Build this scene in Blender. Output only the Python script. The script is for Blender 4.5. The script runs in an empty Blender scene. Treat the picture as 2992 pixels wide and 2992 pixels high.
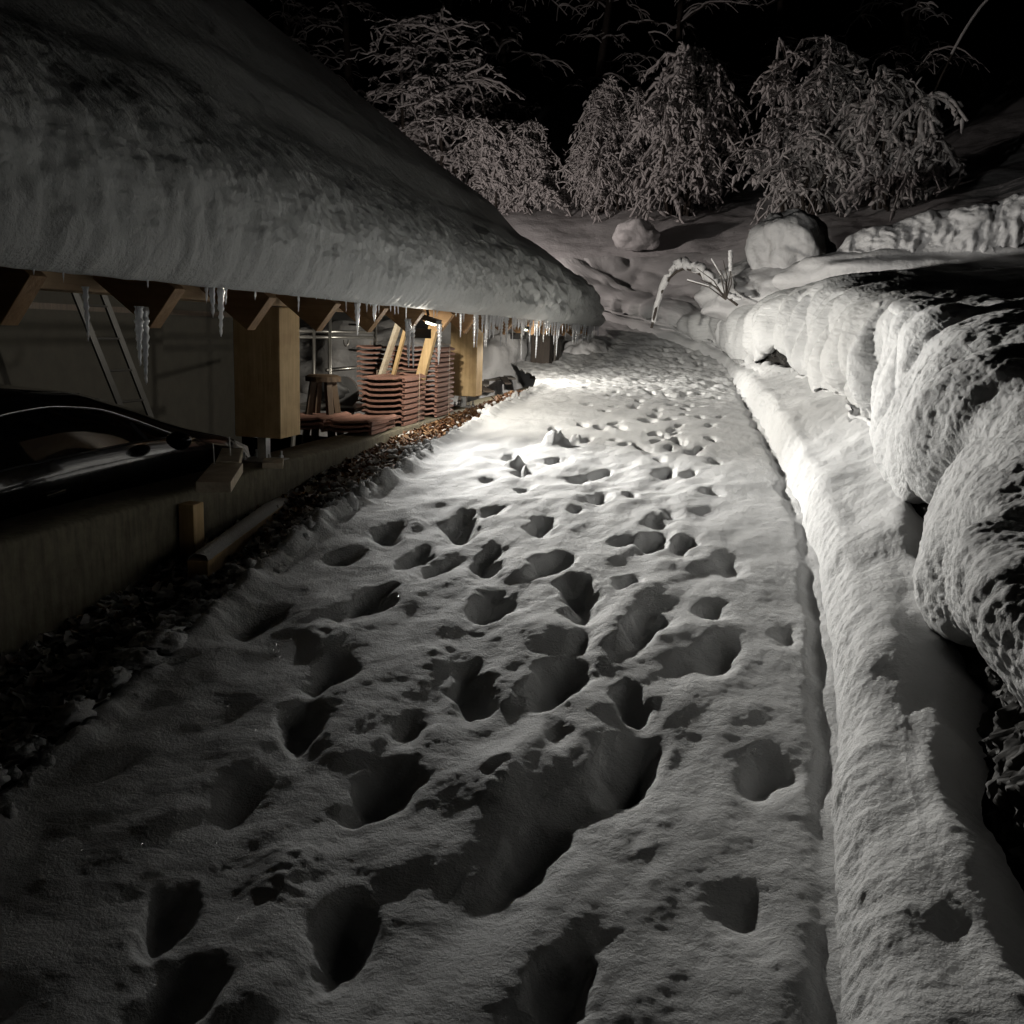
import bpy, math, random
import numpy as np
from mathutils import Vector, Matrix

R = math.radians
random.seed(7)
RNG = np.random.default_rng(11)
scene = bpy.context.scene
col = scene.collection

# ------------------------------------------------------------------ camera
cam_d = bpy.data.cameras.new('camera')
cam = bpy.data.objects.new('camera', cam_d)
col.objects.link(cam)
cam_d.sensor_width = 36.0
cam_d.lens = 36.0 * 2750 / 2992
cam_d.clip_start = 0.05
cam_d.clip_end = 400
_p, _y, _r = R(-10.837), R(11.624), R(2.0)
_f = Vector((-math.sin(_y) * math.cos(_p), math.cos(_y) * math.cos(_p), math.sin(_p)))
_rt = Vector((math.cos(_y), math.sin(_y), 0))
_up = _rt.cross(_f)
_a = _rt * math.cos(_r) + _up * math.sin(_r)
_b = -_rt * math.sin(_r) + _up * math.cos(_r)
cam.matrix_world = Matrix(((_a.x, _b.x, -_f.x, 0), (_a.y, _b.y, -_f.y, 0), (_a.z, _b.z, -_f.z, 1.6), (0, 0, 0, 1)))
scene.camera = cam

# ------------------------------------------------------------------ night sky and exposure
world = bpy.data.worlds.new('World')
scene.world = world
world.use_nodes = True
wn = world.node_tree.nodes
wl = world.node_tree.links
sky = wn.new('ShaderNodeTexSky')
sky.sky_type = 'NISHITA'
sky.sun_disc = False
sky.sun_elevation = R(-4)
sky.sun_rotation = R(200)
bg = wn['Background']
wl.new(sky.outputs[0], bg.inputs[0])
bg.inputs[1].default_value = 0.0035
scene.view_settings.view_transform = 'Standard'
scene.view_settings.look = 'None'
scene.view_settings.exposure = -0.25
scene.view_settings.gamma = 1.0
scene.render.engine = 'CYCLES'
scene.cycles.max_bounces = 8
scene.cycles.diffuse_bounces = 2
scene.cycles.sample_clamp_indirect = 3.0
scene.cycles.use_denoising = True
scene.cycles.caustics_reflective = False
scene.cycles.caustics_refractive = False

LAMP = (-2.30, 7.52, 1.675)
LAMP3 = (-2.30, 11.42, 1.665)
LAMP2 = (-6.2, 18.75, 3.9)
def area(name, loc, size, power, colr, direction, spread=180):
    d = bpy.data.lights.new(name, 'AREA')
    d.shape = 'RECTANGLE'
    d.size, d.size_y = size
    d.energy = power
    d.color = colr
    d.spread = R(spread)
    o = bpy.data.objects.new(name, d)
    col.objects.link(o)
    o.location = loc
    o.rotation_euler = Vector(direction).to_track_quat('-Z', 'Y').to_euler()
    return o
def soft_falloff(o, smooth):
    d = o.data; d.use_nodes = True
    n = d.node_tree.nodes; f = n.new('ShaderNodeLightFalloff')
    f.inputs['Strength'].default_value = 1.0; f.inputs['Smooth'].default_value = smooth
    d.node_tree.links.new(f.outputs['Quadratic'], n['Emission'].inputs['Strength'])
def bulb(name, loc, power, colr, r=.035):
    d = bpy.data.lights.new(name, 'POINT'); d.energy = power; d.color = colr; d.shadow_soft_size = r
    o = bpy.data.objects.new(name, d); col.objects.link(o); o.location = loc
    return o
eave_light = area('flood_light_beam', (LAMP[0] + 0.06, LAMP[1], LAMP[2] - 0.092), (0.18, 0.12), 350, (1.0, 0.985, 0.95), (0.94, 0.22, -0.62))
added_eave_light = area('added_flood_beam', (LAMP3[0] + 0.03, LAMP3[1], LAMP3[2] - 0.085), (0.16, 0.10), 300, (1.0, 0.985, 0.95), (0.55, 0.25, -0.80))  # added lamp beyond the second post, brightens the far path
added_gable_light = area('added_gable_beam', (LAMP2[0], LAMP2[1] + 0.16, LAMP2[2]), (0.2, 0.2), 170, (1.0, 0.88, 0.83), (0.62, 0.75, 0.05))  # added lamp hidden behind the roof, lights hillside and bushes

eave_bulb = bulb('flood_glow', (LAMP[0], LAMP[1], LAMP[2] - 0.050), 240, (1.0, 0.93, 0.80), .02)
added_eave_bulb = bulb('added_flood_glow', (LAMP3[0], LAMP3[1], LAMP3[2] - 0.10), 280, (1.0, 0.93, 0.80))  # glow of the added lamp, brightens the icicle fringe
def spot(name, loc, aim, power, colr, deg, r):
    d = bpy.data.lights.new(name, 'SPOT'); d.energy = power; d.color = colr; d.shadow_soft_size = r
    d.spot_size = R(deg); d.spot_blend = 1.0
    o = bpy.data.objects.new(name, d); col.objects.link(o); o.location = loc
    o.rotation_euler = Vector(aim).to_track_quat('-Z', 'Y').to_euler()
    return o
flood_head = spot('flood_head_beam', (LAMP[0] + .06, LAMP[1] - .10, LAMP[2] - .10), (3.3, -3.7, -1.05), 900, (1.0, 0.985, 0.95), 84, .03)
for o_, sm in ((flood_head, 3.5), (eave_light, 25.0), (added_eave_light, 14.0), (eave_bulb, 2.2), (added_eave_bulb, 3.0)):
    soft_falloff(o_, sm)

# ------------------------------------------------------------------ numpy noise
_perm = RNG.permutation(256)
_perm = np.concatenate([_perm, _perm, _perm])
_grad = RNG.normal(size=(256, 3))
_grad /= np.linalg.norm(_grad, axis=1)[:, None]
def noise3(x, y, z=0.0):
    x, y, z = np.broadcast_arrays(np.asarray(x, float), np.asarray(y, float), np.asarray(z, float))
    xi, yi, zi = np.floor(x).astype(int), np.floor(y).astype(int), np.floor(z).astype(int)
    xf, yf, zf = x - xi, y - yi, z - zi
    xi &= 255; yi &= 255; zi &= 255
    u, v, w = (t * t * t * (t * (t * 6 - 15) + 10) for t in (xf, yf, zf))
    def g(dx, dy, dz):
        h = _perm[_perm[_perm[xi + dx] + yi + dy] + zi + dz]
        gr = _grad[h]
        return gr[..., 0] * (xf - dx) + gr[..., 1] * (yf - dy) + gr[..., 2] * (zf - dz)
    def lp(a, b, t): return a + (b - a) * t
    return 1.6 * lp(lp(lp(g(0,0,0), g(1,0,0), u), lp(g(0,1,0), g(1,1,0), u), v),
                    lp(lp(g(0,0,1), g(1,0,1), u), lp(g(0,1,1), g(1,1,1), u), v), w)
def fbm(x, y, z=0.0, octs=3, gain=0.5):
    a, s, t = 1.0, 1.0, 0.0
    for i in range(octs):
        t = t + a * noise3(x * s + 17 * i, y * s + 5 * i, z * s)
        a *= gain; s *= 2.03
    return t
def sstep(a, b, x):
    t = np.clip((x - a) / (b - a), 0, 1)
    return t * t * (3 - 2 * t)

# ------------------------------------------------------------------ mesh helpers
def link(name, me, mat, parent=None, smooth=True):
    if mat is not None and len(me.materials) == 0:
        me.materials.append(mat)
    if smooth:
        me.polygons.foreach_set('use_smooth', np.ones(len(me.polygons), dtype=bool))
    me.update()
    o = bpy.data.objects.new(name, me)
    col.objects.link(o)
    if parent is not None:
        o.parent = parent
    return o
def mesh_obj(name, verts, faces, mat, parent=None, smooth=True):
    me = bpy.data.meshes.new(name)
    me.from_pydata([tuple(v) for v in verts], [], [tuple(f) for f in faces])
    return link(name, me, mat, parent, smooth)
def np_mesh(name, V, Q, mat, parent=None, smooth=True, mats=None, midx=None):
    """V (n,3) array, Q (m,k) index array with k = 3 or 4"""
    V = np.asarray(V, dtype=np.float32); Q = np.asarray(Q, dtype=np.int32)
    me = bpy.data.meshes.new(name)
    k = Q.shape[1]
    me.vertices.add(len(V)); me.vertices.foreach_set('co', V.ravel())
    me.loops.add(Q.size); me.loops.foreach_set('vertex_index', Q.ravel())
    me.polygons.add(len(Q))
    me.polygons.foreach_set('loop_start', np.arange(0, Q.size, k, dtype=np.int32))
    me.polygons.foreach_set('loop_total', np.full(len(Q), k, dtype=np.int32))
    if mats:
        for m in mats: me.materials.append(m)
    me.update(calc_edges=True)
    if midx is not None:
        me.polygons.foreach_set('material_index', np.asarray(midx, dtype=np.int32))
    return link(name, me, mat, parent, smooth)
def grid_quads(nu, nv, flip=False, mask=None):
    i = np.arange(nu * nv).reshape(nu, nv)
    a, b, c, d = i[:-1, :-1], i[1:, :-1], i[1:, 1:], i[:-1, 1:]
    q = np.stack([a, d, c, b] if flip else [a, b, c, d], -1).reshape(-1, 4)
    if mask is not None:
        m = mask[:-1, :-1] & mask[1:, :-1] & mask[1:, 1:] & mask[:-1, 1:]
        q = q[m.ravel()]
    return q
class MB:
    """collects boxes, tubes and lathes into one mesh"""
    def __init__(s): s.v = []; s.f = []
    def add(s, vs, fs):
        n = len(s.v); s.v += [tuple(v) for v in vs]; s.f += [tuple(i + n for i in f) for f in fs]; return s
    def box(s, lo, hi):
        x0, y0, z0 = lo; x1, y1, z1 = hi
        vs = [(x0,y0,z0),(x1,y0,z0),(x1,y1,z0),(x0,y1,z0),(x0,y0,z1),(x1,y0,z1),(x1,y1,z1),(x0,y1,z1)]
        return s.add(vs, [(0,3,2,1),(4,5,6,7),(0,1,5,4),(1,2,6,5),(2,3,7,6),(3,0,4,7)])
    def beam(s, p, q, w, h, up=(0, 0, 1), jit=0.0):
        p, q = Vector(p), Vector(q); d = (q - p).normalized()
        sd = d.cross(Vector(up)).normalized(); u = sd.cross(d).normalized()
        vs = []
        for c in (p, q):
            for a, b in ((-1,-1),(1,-1),(1,1),(-1,1)):
                j = Vector((random.uniform(-jit, jit),) * 3)
                vs.append(c + sd * a * w / 2 + u * b * h / 2 + j)
        return s.add(vs, [(0,1,2,3),(7,6,5,4),(0,4,5,1),(1,5,6,2),(2,6,7,3),(3,7,4,0)])
    def tube(s, pts, rad, n=8, caps=True):
        pts = [Vector(p) for p in pts]
        rs = rad if isinstance(rad, (list, tuple)) else [rad] * len(pts)
        vs, fs = [], []
        ref = Vector((0.13, 0.21, 0.97))
        for i, p in enumerate(pts):
            d = (pts[min(i + 1, len(pts) - 1)] - pts[max(i - 1, 0)]).normalized()
            if abs(d.dot(ref)) > 0.95: ref = Vector((0.9, 0.3, 0.1))
            a = d.cross(ref).normalized(); b = d.cross(a)
            for k in range(n):
                t = 2 * math.pi * k / n
                vs.append(p + (a * math.cos(t) + b * math.sin(t)) * rs[i])
        for i in range(len(pts) - 1):
            for k in range(n):
                k2 = (k + 1) % n
                fs.append((i*n+k, i*n+k2, (i+1)*n+k2, (i+1)*n+k))
        if caps:
            fs.append(tuple(range(n - 1, -1, -1))); fs.append(tuple(range((len(pts)-1)*n, len(pts)*n)))
        return s.add(vs, fs)
    def build(s, name, mat, parent=None, smooth=False, bevel=0.0):
        o = mesh_obj(name, s.v, s.f, mat, parent, smooth)
        if bevel:
            m = o.modifiers.new('bevel', 'BEVEL'); m.width = bevel; m.segments = 2; m.limit_method = 'ANGLE'
        return o
def tag(o, label=None, cat=None, group=None, kind=None):
    if label: o['label'] = label
    if cat: o['category'] = cat
    if group: o['group'] = group
    if kind: o['kind'] = kind
    return o
def empty(name, loc, label, cat, group=None):
    o = bpy.data.objects.new(name, None)
    col.objects.link(o); o.location = loc
    o.empty_display_size = 0.1
    return tag(o, label, cat, group)
def settle(root):
    """children were built in world space: keep them there under the empty"""
    m = Matrix.Translation(root.location).inverted()
    for c in root.children:
        c.matrix_parent_inverse = m
    return root

# ------------------------------------------------------------------ materials
def new_mat(name):
    m = bpy.data.materials.new(name); m.use_nodes = True
    return m, m.node_tree.nodes, m.node_tree.links, m.node_tree.nodes['Principled BSDF']
def coords(n, l, scale=(1, 1, 1)):
    tc = n.new('ShaderNodeTexCoord'); mp = n.new('ShaderNodeMapping')
    mp.inputs['Scale'].default_value = scale
    l.new(tc.outputs['Object'], mp.inputs[0])
    return mp.outputs[0]
def noise_node(n, l, vec, scale, detail=4, rough=0.6):
    t = n.new('ShaderNodeTexNoise'); t.inputs['Scale'].default_value = scale
    t.inputs['Detail'].default_value = detail; t.inputs['Roughness'].default_value = rough
    l.new(vec, t.inputs['Vector']); return t.outputs['Fac']
def ramp(n, l, fac, stops):
    r = n.new('ShaderNodeValToRGB'); cr = r.color_ramp
    while len(cr.elements) > 1: cr.elements.remove(cr.elements[-1])
    cr.elements[0].position = stops[0][0]; cr.elements[0].color = (*stops[0][1], 1)
    for p, c in stops[1:]:
        e = cr.elements.new(p); e.color = (*c, 1)
    l.new(fac, r.inputs[0]); return r.outputs[0]
def bump(n, l, h, dist, strength=1.0, nrm=None):
    b = n.new('ShaderNodeBump'); b.inputs['Distance'].default_value = dist
    b.inputs['Strength'].default_value = strength
    l.new(h, b.inputs['Height'])
    if nrm is not None: l.new(nrm, b.inputs['Normal'])
    return b.outputs[0]

def snow_material(name, base, fine=70.0, amp=0.006, sparkle=True, streak=False, coarse=0.0):
    m, n, l, bs = new_mat(name)
    v = coords(n, l)
    f1 = noise_node(n, l, v, fine, 5, 0.7)
    f2 = noise_node(n, l, v, fine * 0.22, 4, 0.6)
    nr = bump(n, l, f2, amp * 0.9)
    if coarse:
        nr = bump(n, l, noise_node(n, l, coords(n, l, (8, 8, 7)), 1.0, 5, .65), coarse, 1.0, nr)
    nr = bump(n, l, f1, amp, 1.0, nr)
    bs.inputs['Base Color'].default_value = (*base, 1)
    c = ramp(n, l, noise_node(n, l, v, 3.0, 3), [(0.3, tuple(b * 0.94 for b in base)), (0.7, base)])
    l.new(c, bs.inputs['Base Color'])
    bs.inputs['Roughness'].default_value = 0.75
    bs.inputs['Specular IOR Level'].default_value = 0.25
    l.new(nr, bs.inputs['Normal'])
    if sparkle:
        vo = n.new('ShaderNodeTexVoronoi'); vo.inputs['Scale'].default_value = 260
        l.new(v, vo.inputs['Vector'])
        sep = n.new('ShaderNodeSeparateColor'); l.new(vo.outputs['Color'], sep.inputs[0])
        gt = n.new('ShaderNodeMath'); gt.operation = 'GREATER_THAN'; gt.inputs[1].default_value = 0.985
        l.new(sep.outputs[0], gt.inputs[0])
        lt = n.new('ShaderNodeMath'); lt.operation = 'LESS_THAN'; lt.inputs[1].default_value = 0.28
        l.new(vo.outputs['Distance'], lt.inputs[0])
        mu = n.new('ShaderNodeMath'); mu.operation = 'MULTIPLY'
        l.new(gt.outputs[0], mu.inputs[0]); l.new(lt.outputs[0], mu.inputs[1])
        gl = n.new('ShaderNodeBsdfGlossy'); gl.inputs['Roughness'].default_value = 0.34
        geo = n.new('ShaderNodeNewGeometry')
        va = n.new('ShaderNodeVectorMath'); va.operation = 'SUBTRACT'; va.inputs[1].default_value = (0.5, 0.5, 0.5)
        l.new(vo.outputs['Color'], va.inputs[0])
        vs = n.new('ShaderNodeVectorMath'); vs.operation = 'SCALE'; vs.inputs['Scale'].default_value = 3.2
        l.new(va.outputs[0], vs.inputs[0])
        ad = n.new('ShaderNodeVectorMath'); ad.operation = 'ADD'
        l.new(geo.outputs['Normal'], ad.inputs[0]); l.new(vs.outputs[0], ad.inputs[1])
        nn = n.new('ShaderNodeVectorMath'); nn.operation = 'NORMALIZE'; l.new(ad.outputs[0], nn.inputs[0])
        l.new(nn.outputs[0], gl.inputs['Normal'])
        mx = n.new('ShaderNodeMixShader')
        l.new(mu.outputs[0], mx.inputs[0]); l.new(bs.outputs[0], mx.inputs[1]); l.new(gl.outputs[0], mx.inputs[2])
        l.new(mx.outputs[0], n['Material Output'].inputs['Surface'])
    return m
SNOW = snow_material('snow', (0.64, 0.64, 0.635), fine=95, amp=0.008)
SNOW_BANK = snow_material('bank_snow', (0.64, 0.64, 0.635), fine=55, amp=0.008)
SNOW_FAR = snow_material('far_snow', (0.62, 0.61, 0.61), fine=12, amp=0.02, sparkle=False)
SNOW_ROOF = snow_material('roof_snow', (0.56, 0.57, 0.56), fine=40, amp=0.010, sparkle=False, coarse=.022)  # darker than the path snow, the roof's dimness put into its colour
SNOW_TREE = snow_material('tree_snow', (0.64, 0.61, 0.60), fine=25, amp=0.01, sparkle=False)

def wood_material(name, c0, c1, axis='x', rough=0.7):
    m, n, l, bs = new_mat(name)
    sc = {'x': (1.2, 22, 22), 'y': (22, 1.2, 22), 'z': (22, 22, 1.2)}[axis]
    v = coords(n, l, sc)
    f = noise_node(n, l, v, 1.6, 6, 0.65)
    c = ramp(n, l, f, [(0.28, c0), (0.52, tuple((a + b) / 2 for a, b in zip(c0, c1))), (0.75, c1)])
    v2 = coords(n, l, (1, 1, 1))
    k = noise_node(n, l, v2, 7, 3)
    mx = n.new('ShaderNodeMixRGB'); mx.blend_type = 'MULTIPLY'; mx.inputs[0].default_value = 0.6
    l.new(c, mx.inputs[1])
    l.new(ramp(n, l, k, [(0.3, (0.62, 0.55, 0.5)), (0.62, (1, 1, 1))]), mx.inputs[2])
    l.new(mx.outputs[0], bs.inputs['Base Color'])
    bs.inputs['Roughness'].default_value = rough
    l.new(bump(n, l, f, 0.004), bs.inputs['Normal'])
    return m
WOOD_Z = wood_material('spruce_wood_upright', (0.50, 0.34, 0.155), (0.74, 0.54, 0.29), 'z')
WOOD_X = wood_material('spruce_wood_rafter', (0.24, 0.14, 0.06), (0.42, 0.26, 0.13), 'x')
WOOD_Y = wood_material('spruce_wood_plate', (0.32, 0.21, 0.11), (0.52, 0.37, 0.22), 'y')
WOOD_GREY = wood_material('weathered_wood', (0.05, 0.045, 0.04), (0.15, 0.13, 0.11), 'y')
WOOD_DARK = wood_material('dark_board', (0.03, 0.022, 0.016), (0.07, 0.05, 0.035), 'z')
WOOD_PALE = wood_material('pale_board', (0.52, 0.44, 0.32), (0.74, 0.66, 0.52), 'y')

def plain(name, colr, rough=0.6, metal=0.0, bump_s=None, var=0.15, spec=0.5):
    m, n, l, bs = new_mat(name)
    v = coords(n, l)
    f = noise_node(n, l, v, bump_s or 12, 4)
    l.new(ramp(n, l, f, [(0.3, tuple(c * (1 - var) for c in colr)), (0.7, tuple(min(1, c * (1 + var)) for c in colr))]), bs.inputs['Base Color'])
    bs.inputs['Roughness'].default_value = rough
    bs.inputs['Metallic'].default_value = metal
    bs.inputs['Specular IOR Level'].default_value = spec
    if bump_s: l.new(bump(n, l, f, 0.004), bs.inputs['Normal'])
    return m
CONCRETE, _n, _l, _bs = new_mat('concrete')
_v = coords(_n, _l)
_f1 = noise_node(_n, _l, _v, 9, 6, 0.7)
_vs = coords(_n, _l, (14, 14, 2.0))
_f2 = noise_node(_n, _l, _vs, 2.0, 4)
_mx = _n.new('ShaderNodeMixRGB'); _mx.blend_type = 'MULTIPLY'; _mx.inputs[0].default_value = 0.7
_l.new(ramp(_n, _l, _f1, [(0.3, (0.12, 0.105, 0.07)), (0.7, (0.22, 0.195, 0.135))]), _mx.inputs[1])
_l.new(ramp(_n, _l, _f2, [(0.35, (0.45, 0.45, 0.42)), (0.6, (1, 1, 1))]), _mx.inputs[2])
_l.new(_mx.outputs[0], _bs.inputs['Base Color'])
_bs.inputs['Roughness'].default_value = 0.85
_l.new(bump(_n, _l, _f1, 0.006), _bs.inputs['Normal'])
STEEL = plain('galvanised_steel', (0.45, 0.45, 0.45), 0.35, 0.9)
DARK_STEEL = plain('dull_steel_tube', (0.30, 0.29, 0.27), 0.35, 0.8)
DIM_METAL = plain('dimmed_metal', (0.028, 0.027, 0.025), 0.6, 0.2)  # ladder metal darkened, the dim interior put into its colour
CLAY = plain('clay_tile', (0.27, 0.145, 0.11), 0.65, 0, 35, 0.22)
STRAP = plain('plastic_strap', (0.45, 0.36, 0.28), 0.5)
BLACK = plain('black_rubber', (0.012, 0.012, 0.012), 0.6)
ROCK = plain('dark_rock', (0.030, 0.028, 0.025), 0.7, 0, 9, 0.6, .25)
BARK = plain('bark', (0.045, 0.035, 0.028), 0.8, 0, 20, 0.3)
SOIL = plain('soil', (0.035, 0.026, 0.018), 0.95, 0, 30, 0.5)
LEAF_A = plain('brown_leaf', (0.13, 0.055, 0.022), 0.6, 0, 10, 0.4)
LEAF_B = plain('pale_leaf', (0.24, 0.14, 0.07), 0.6, 0, 10, 0.3)
LEAF_S = plain('frosted_leaf', (0.62, 0.60, 0.57), 0.8, 0, 30, 0.2)
DARK_FLOOR = plain('carport_floor', (0.05, 0.048, 0.045), 0.9, 0, 8, 0.3)
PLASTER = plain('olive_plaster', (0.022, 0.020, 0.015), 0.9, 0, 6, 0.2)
CAR_PAINT, _n, _l, _bs = new_mat('black_car_paint')
_bs.inputs['Base Color'].default_value = (0.006, 0.007, 0.010, 1); _bs.inputs['Roughness'].default_value = 0.12
_bs.inputs['Coat Weight'].default_value = 0.6
_f = noise_node(_n, _l, coords(_n, _l), 40, 3)
_l.new(ramp(_n, _l, _f, [(0.4, (0.10,) * 3), (0.7, (0.22,) * 3)]), _bs.inputs['Roughness'])
CAR_GLASS, _n, _l, _bs = new_mat('dark_car_glass')
_bs.inputs['Base Color'].default_value = (0.004, 0.005, 0.006, 1); _bs.inputs['Roughness'].default_value = 0.04
CHROME = plain('chrome_trim', (0.6, 0.6, 0.6), 0.22, 1.0, None, 0.05)
ICE, _n, _l, _bs = new_mat('ice')
_bs.inputs['Base Color'].default_value = (0.95, 0.97, 1.0, 1)
_bs.inputs['Roughness'].default_value = 0.16
_bs.inputs['IOR'].default_value = 1.31
_bs.inputs['Transmission Weight'].default_value = 0.30
_f = noise_node(_n, _l, coords(_n, _l, (1, 1, 1)), 60, 3)
_l.new(bump(_n, _l, _f, 0.01), _bs.inputs['Normal'])
_tr = _n.new('ShaderNodeBsdfTranslucent'); _tr.inputs[0].default_value = (0.95, 0.97, 1, 1)
_gl = _n.new('ShaderNodeBsdfGlossy'); _gl.inputs['Roughness'].default_value = 0.28
_mg = _n.new('ShaderNodeMixShader'); _mg.inputs[0].default_value = 0.5
_ms = _n.new('ShaderNodeMixShader'); _ms.inputs[0].default_value = 0.6
_l.new(_bs.outputs[0], _mg.inputs[1]); _l.new(_gl.outputs[0], _mg.inputs[2]); _l.new(_mg.outputs[0], _ms.inputs[1]); _l.new(_tr.outputs[0], _ms.inputs[2]); _l.new(_ms.outputs[0], _n['Material Output'].inputs[0])
LENS, _n, _l, _bs = new_mat('lit_lamp_lens')
_bs.inputs['Base Color'].default_value = (0.9, 0.95, 0.85, 1)
_bs.inputs['Emission Color'].default_value = (0.90, 1.0, 0.72, 1); _bs.inputs['Emission Strength'].default_value = 9.0

# ------------------------------------------------------------------ terrain functions (x = across the path, y = along it)
S_K = [-3, 0, 1.5, 2.45, 3.25, 3.8, 4.3, 5, 6, 7, 8.5, 10.2, 11.6, 14, 15.6, 16.5, 17.5, 18.2, 19.5, 21, 23, 26]
Z_K = [-.25, -.02, .13, .23, .36, .45, .52, .60, .69, .77, .87, .94, .985, 1.05, 1.13, 1.28, 1.46, 1.63, 1.95, 2.7, 3.7, 4.9]
def road_z(s): return np.interp(s, S_K, Z_K)
C_S = [-3, 1.5, 2.5, 3.4, 4.75, 6.3, 8, 10.2, 12.5, 15.6, 16.5, 17.5, 18.2, 19.5, 21]
C_L = [.2, .33, .43, .50, .56, .53, .47, .38, .33, .22, -.01, -.53, -1.08, -2.38, -4.0]
def curb_l(s): return np.interp(s, C_S, C_L)

# footprint centres (x, y), width, sharp or snowed-over
HOLES = [(-1.27,4.83,.23,1),(-1.6,4.56,.21,1),(-1.15,5.06,.15,0),(-.85,4.93,.2,1),(-1.36,4.25,.19,1),(-1.21,4.15,.15,1),(-1.69,4.18,.16,0),(-1.0,4.26,.2,1),(-.69,4.34,.23,1),(-.24,4.77,.23,1),(-.08,4.76,.16,1),(-1.38,3.74,.21,1),(-.87,3.77,.23,1),(-.52,4.05,.24,1),(-.32,4.18,.15,1),(.14,4.5,.16,0),(-.2,3.73,.2,1),(.07,3.95,.14,0),(-.76,3.11,.23,1),(-.48,3.24,.26,1),(-.2,3.15,.17,1),(-1.27,2.79,.21,1),(-.88,2.52,.27,1),(-.17,2.81,.24,1),(-.39,2.32,.2,1),(-.77,1.92,.23,1),(-.24,1.84,.2,1),(.09,3.53,.17,0),(.24,2.81,.16,0),(.17,2.18,.16,0),(-1.31,3.1,.16,0),(-1.21,1.88,.19,1),(.36,3.76,.13,0),(-1.05,1.64,.21,1),(-1.2,6.04,.13,1),(-1.09,5.57,.12,1),(-1.39,6.58,.15,1),(-1.05,6.51,.13,1),(-.92,7.35,.13,1),(-.74,8.05,.12,1),(-.47,7.12,.14,1),(-.36,7.72,.11,1),(-.68,6.25,.16,1),(-.27,6.36,.2,1),(-.11,6.34,.13,1),(.06,6.82,.13,1),(.05,5.88,.13,0),(-.61,5.54,.2,1),(-.44,5.68,.13,1),(-.18,5.33,.13,0),(-.11,7.12,.11,1),(.01,8.38,.11,1),(.02,7.65,.12,1),(-.62,7.22,.1,1),(-1.07,8.11,.11,1),(-.99,9.06,.1,1),(-.33,6.76,.11,0),(-1.35,5.77,.11,0),(-.8,5.93,.12,0),(-.71,7.37,.08,0),(-.59,8.47,.1,1),(-.51,9.38,.1,1),(-.24,9.04,.1,1),(-.75,9.52,.11,1),(-1.1,10.48,.11,1),(-.67,11.03,.11,1),(-.3,10.89,.11,1),(-.11,9.83,.1,1),(-1.06,11.96,.11,1),(-.63,13.18,.12,1),(-1.06,14.54,.12,1),(-1.3,15.42,.12,1),(-1.21,9.56,.11,1),(-.26,8.29,.1,1),(-1.0,7.06,.09,0),(-1.78,3.4,.2,0),(-1.76,3.5,.14,0),(-1.29,2.37,.2,0)]
for _i in range(16):
    HOLES.append((random.gauss(-.6, .42), random.uniform(2.6, 6.6), random.uniform(.10, .17), 0))
for _i in range(70):
    HOLES.append((random.gauss(-.5, .38), random.uniform(7.2, 17.5), random.uniform(.09, .14), 1))
MOUNDS = [(-1.12, 7.0, .16, .09), (-.98, 7.15, .10, .07), (-1.28, 6.25, .09, .06), (-1.18, 6.1, .07, .05), (-.92, 3.95, .12, .05), (-1.5, 4.75, .10, .05),
          (-.55, 2.62, .14, .05), (-.95, 3.35, .12, .05), (-1.05, 4.55, .10, .04), (-.05, 4.5, .1, .04), (-1.45, 3.4, .14, .06), (-1.0, 2.1, .16, .06), (-.1, 2.45, .15, .04)]

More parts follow.
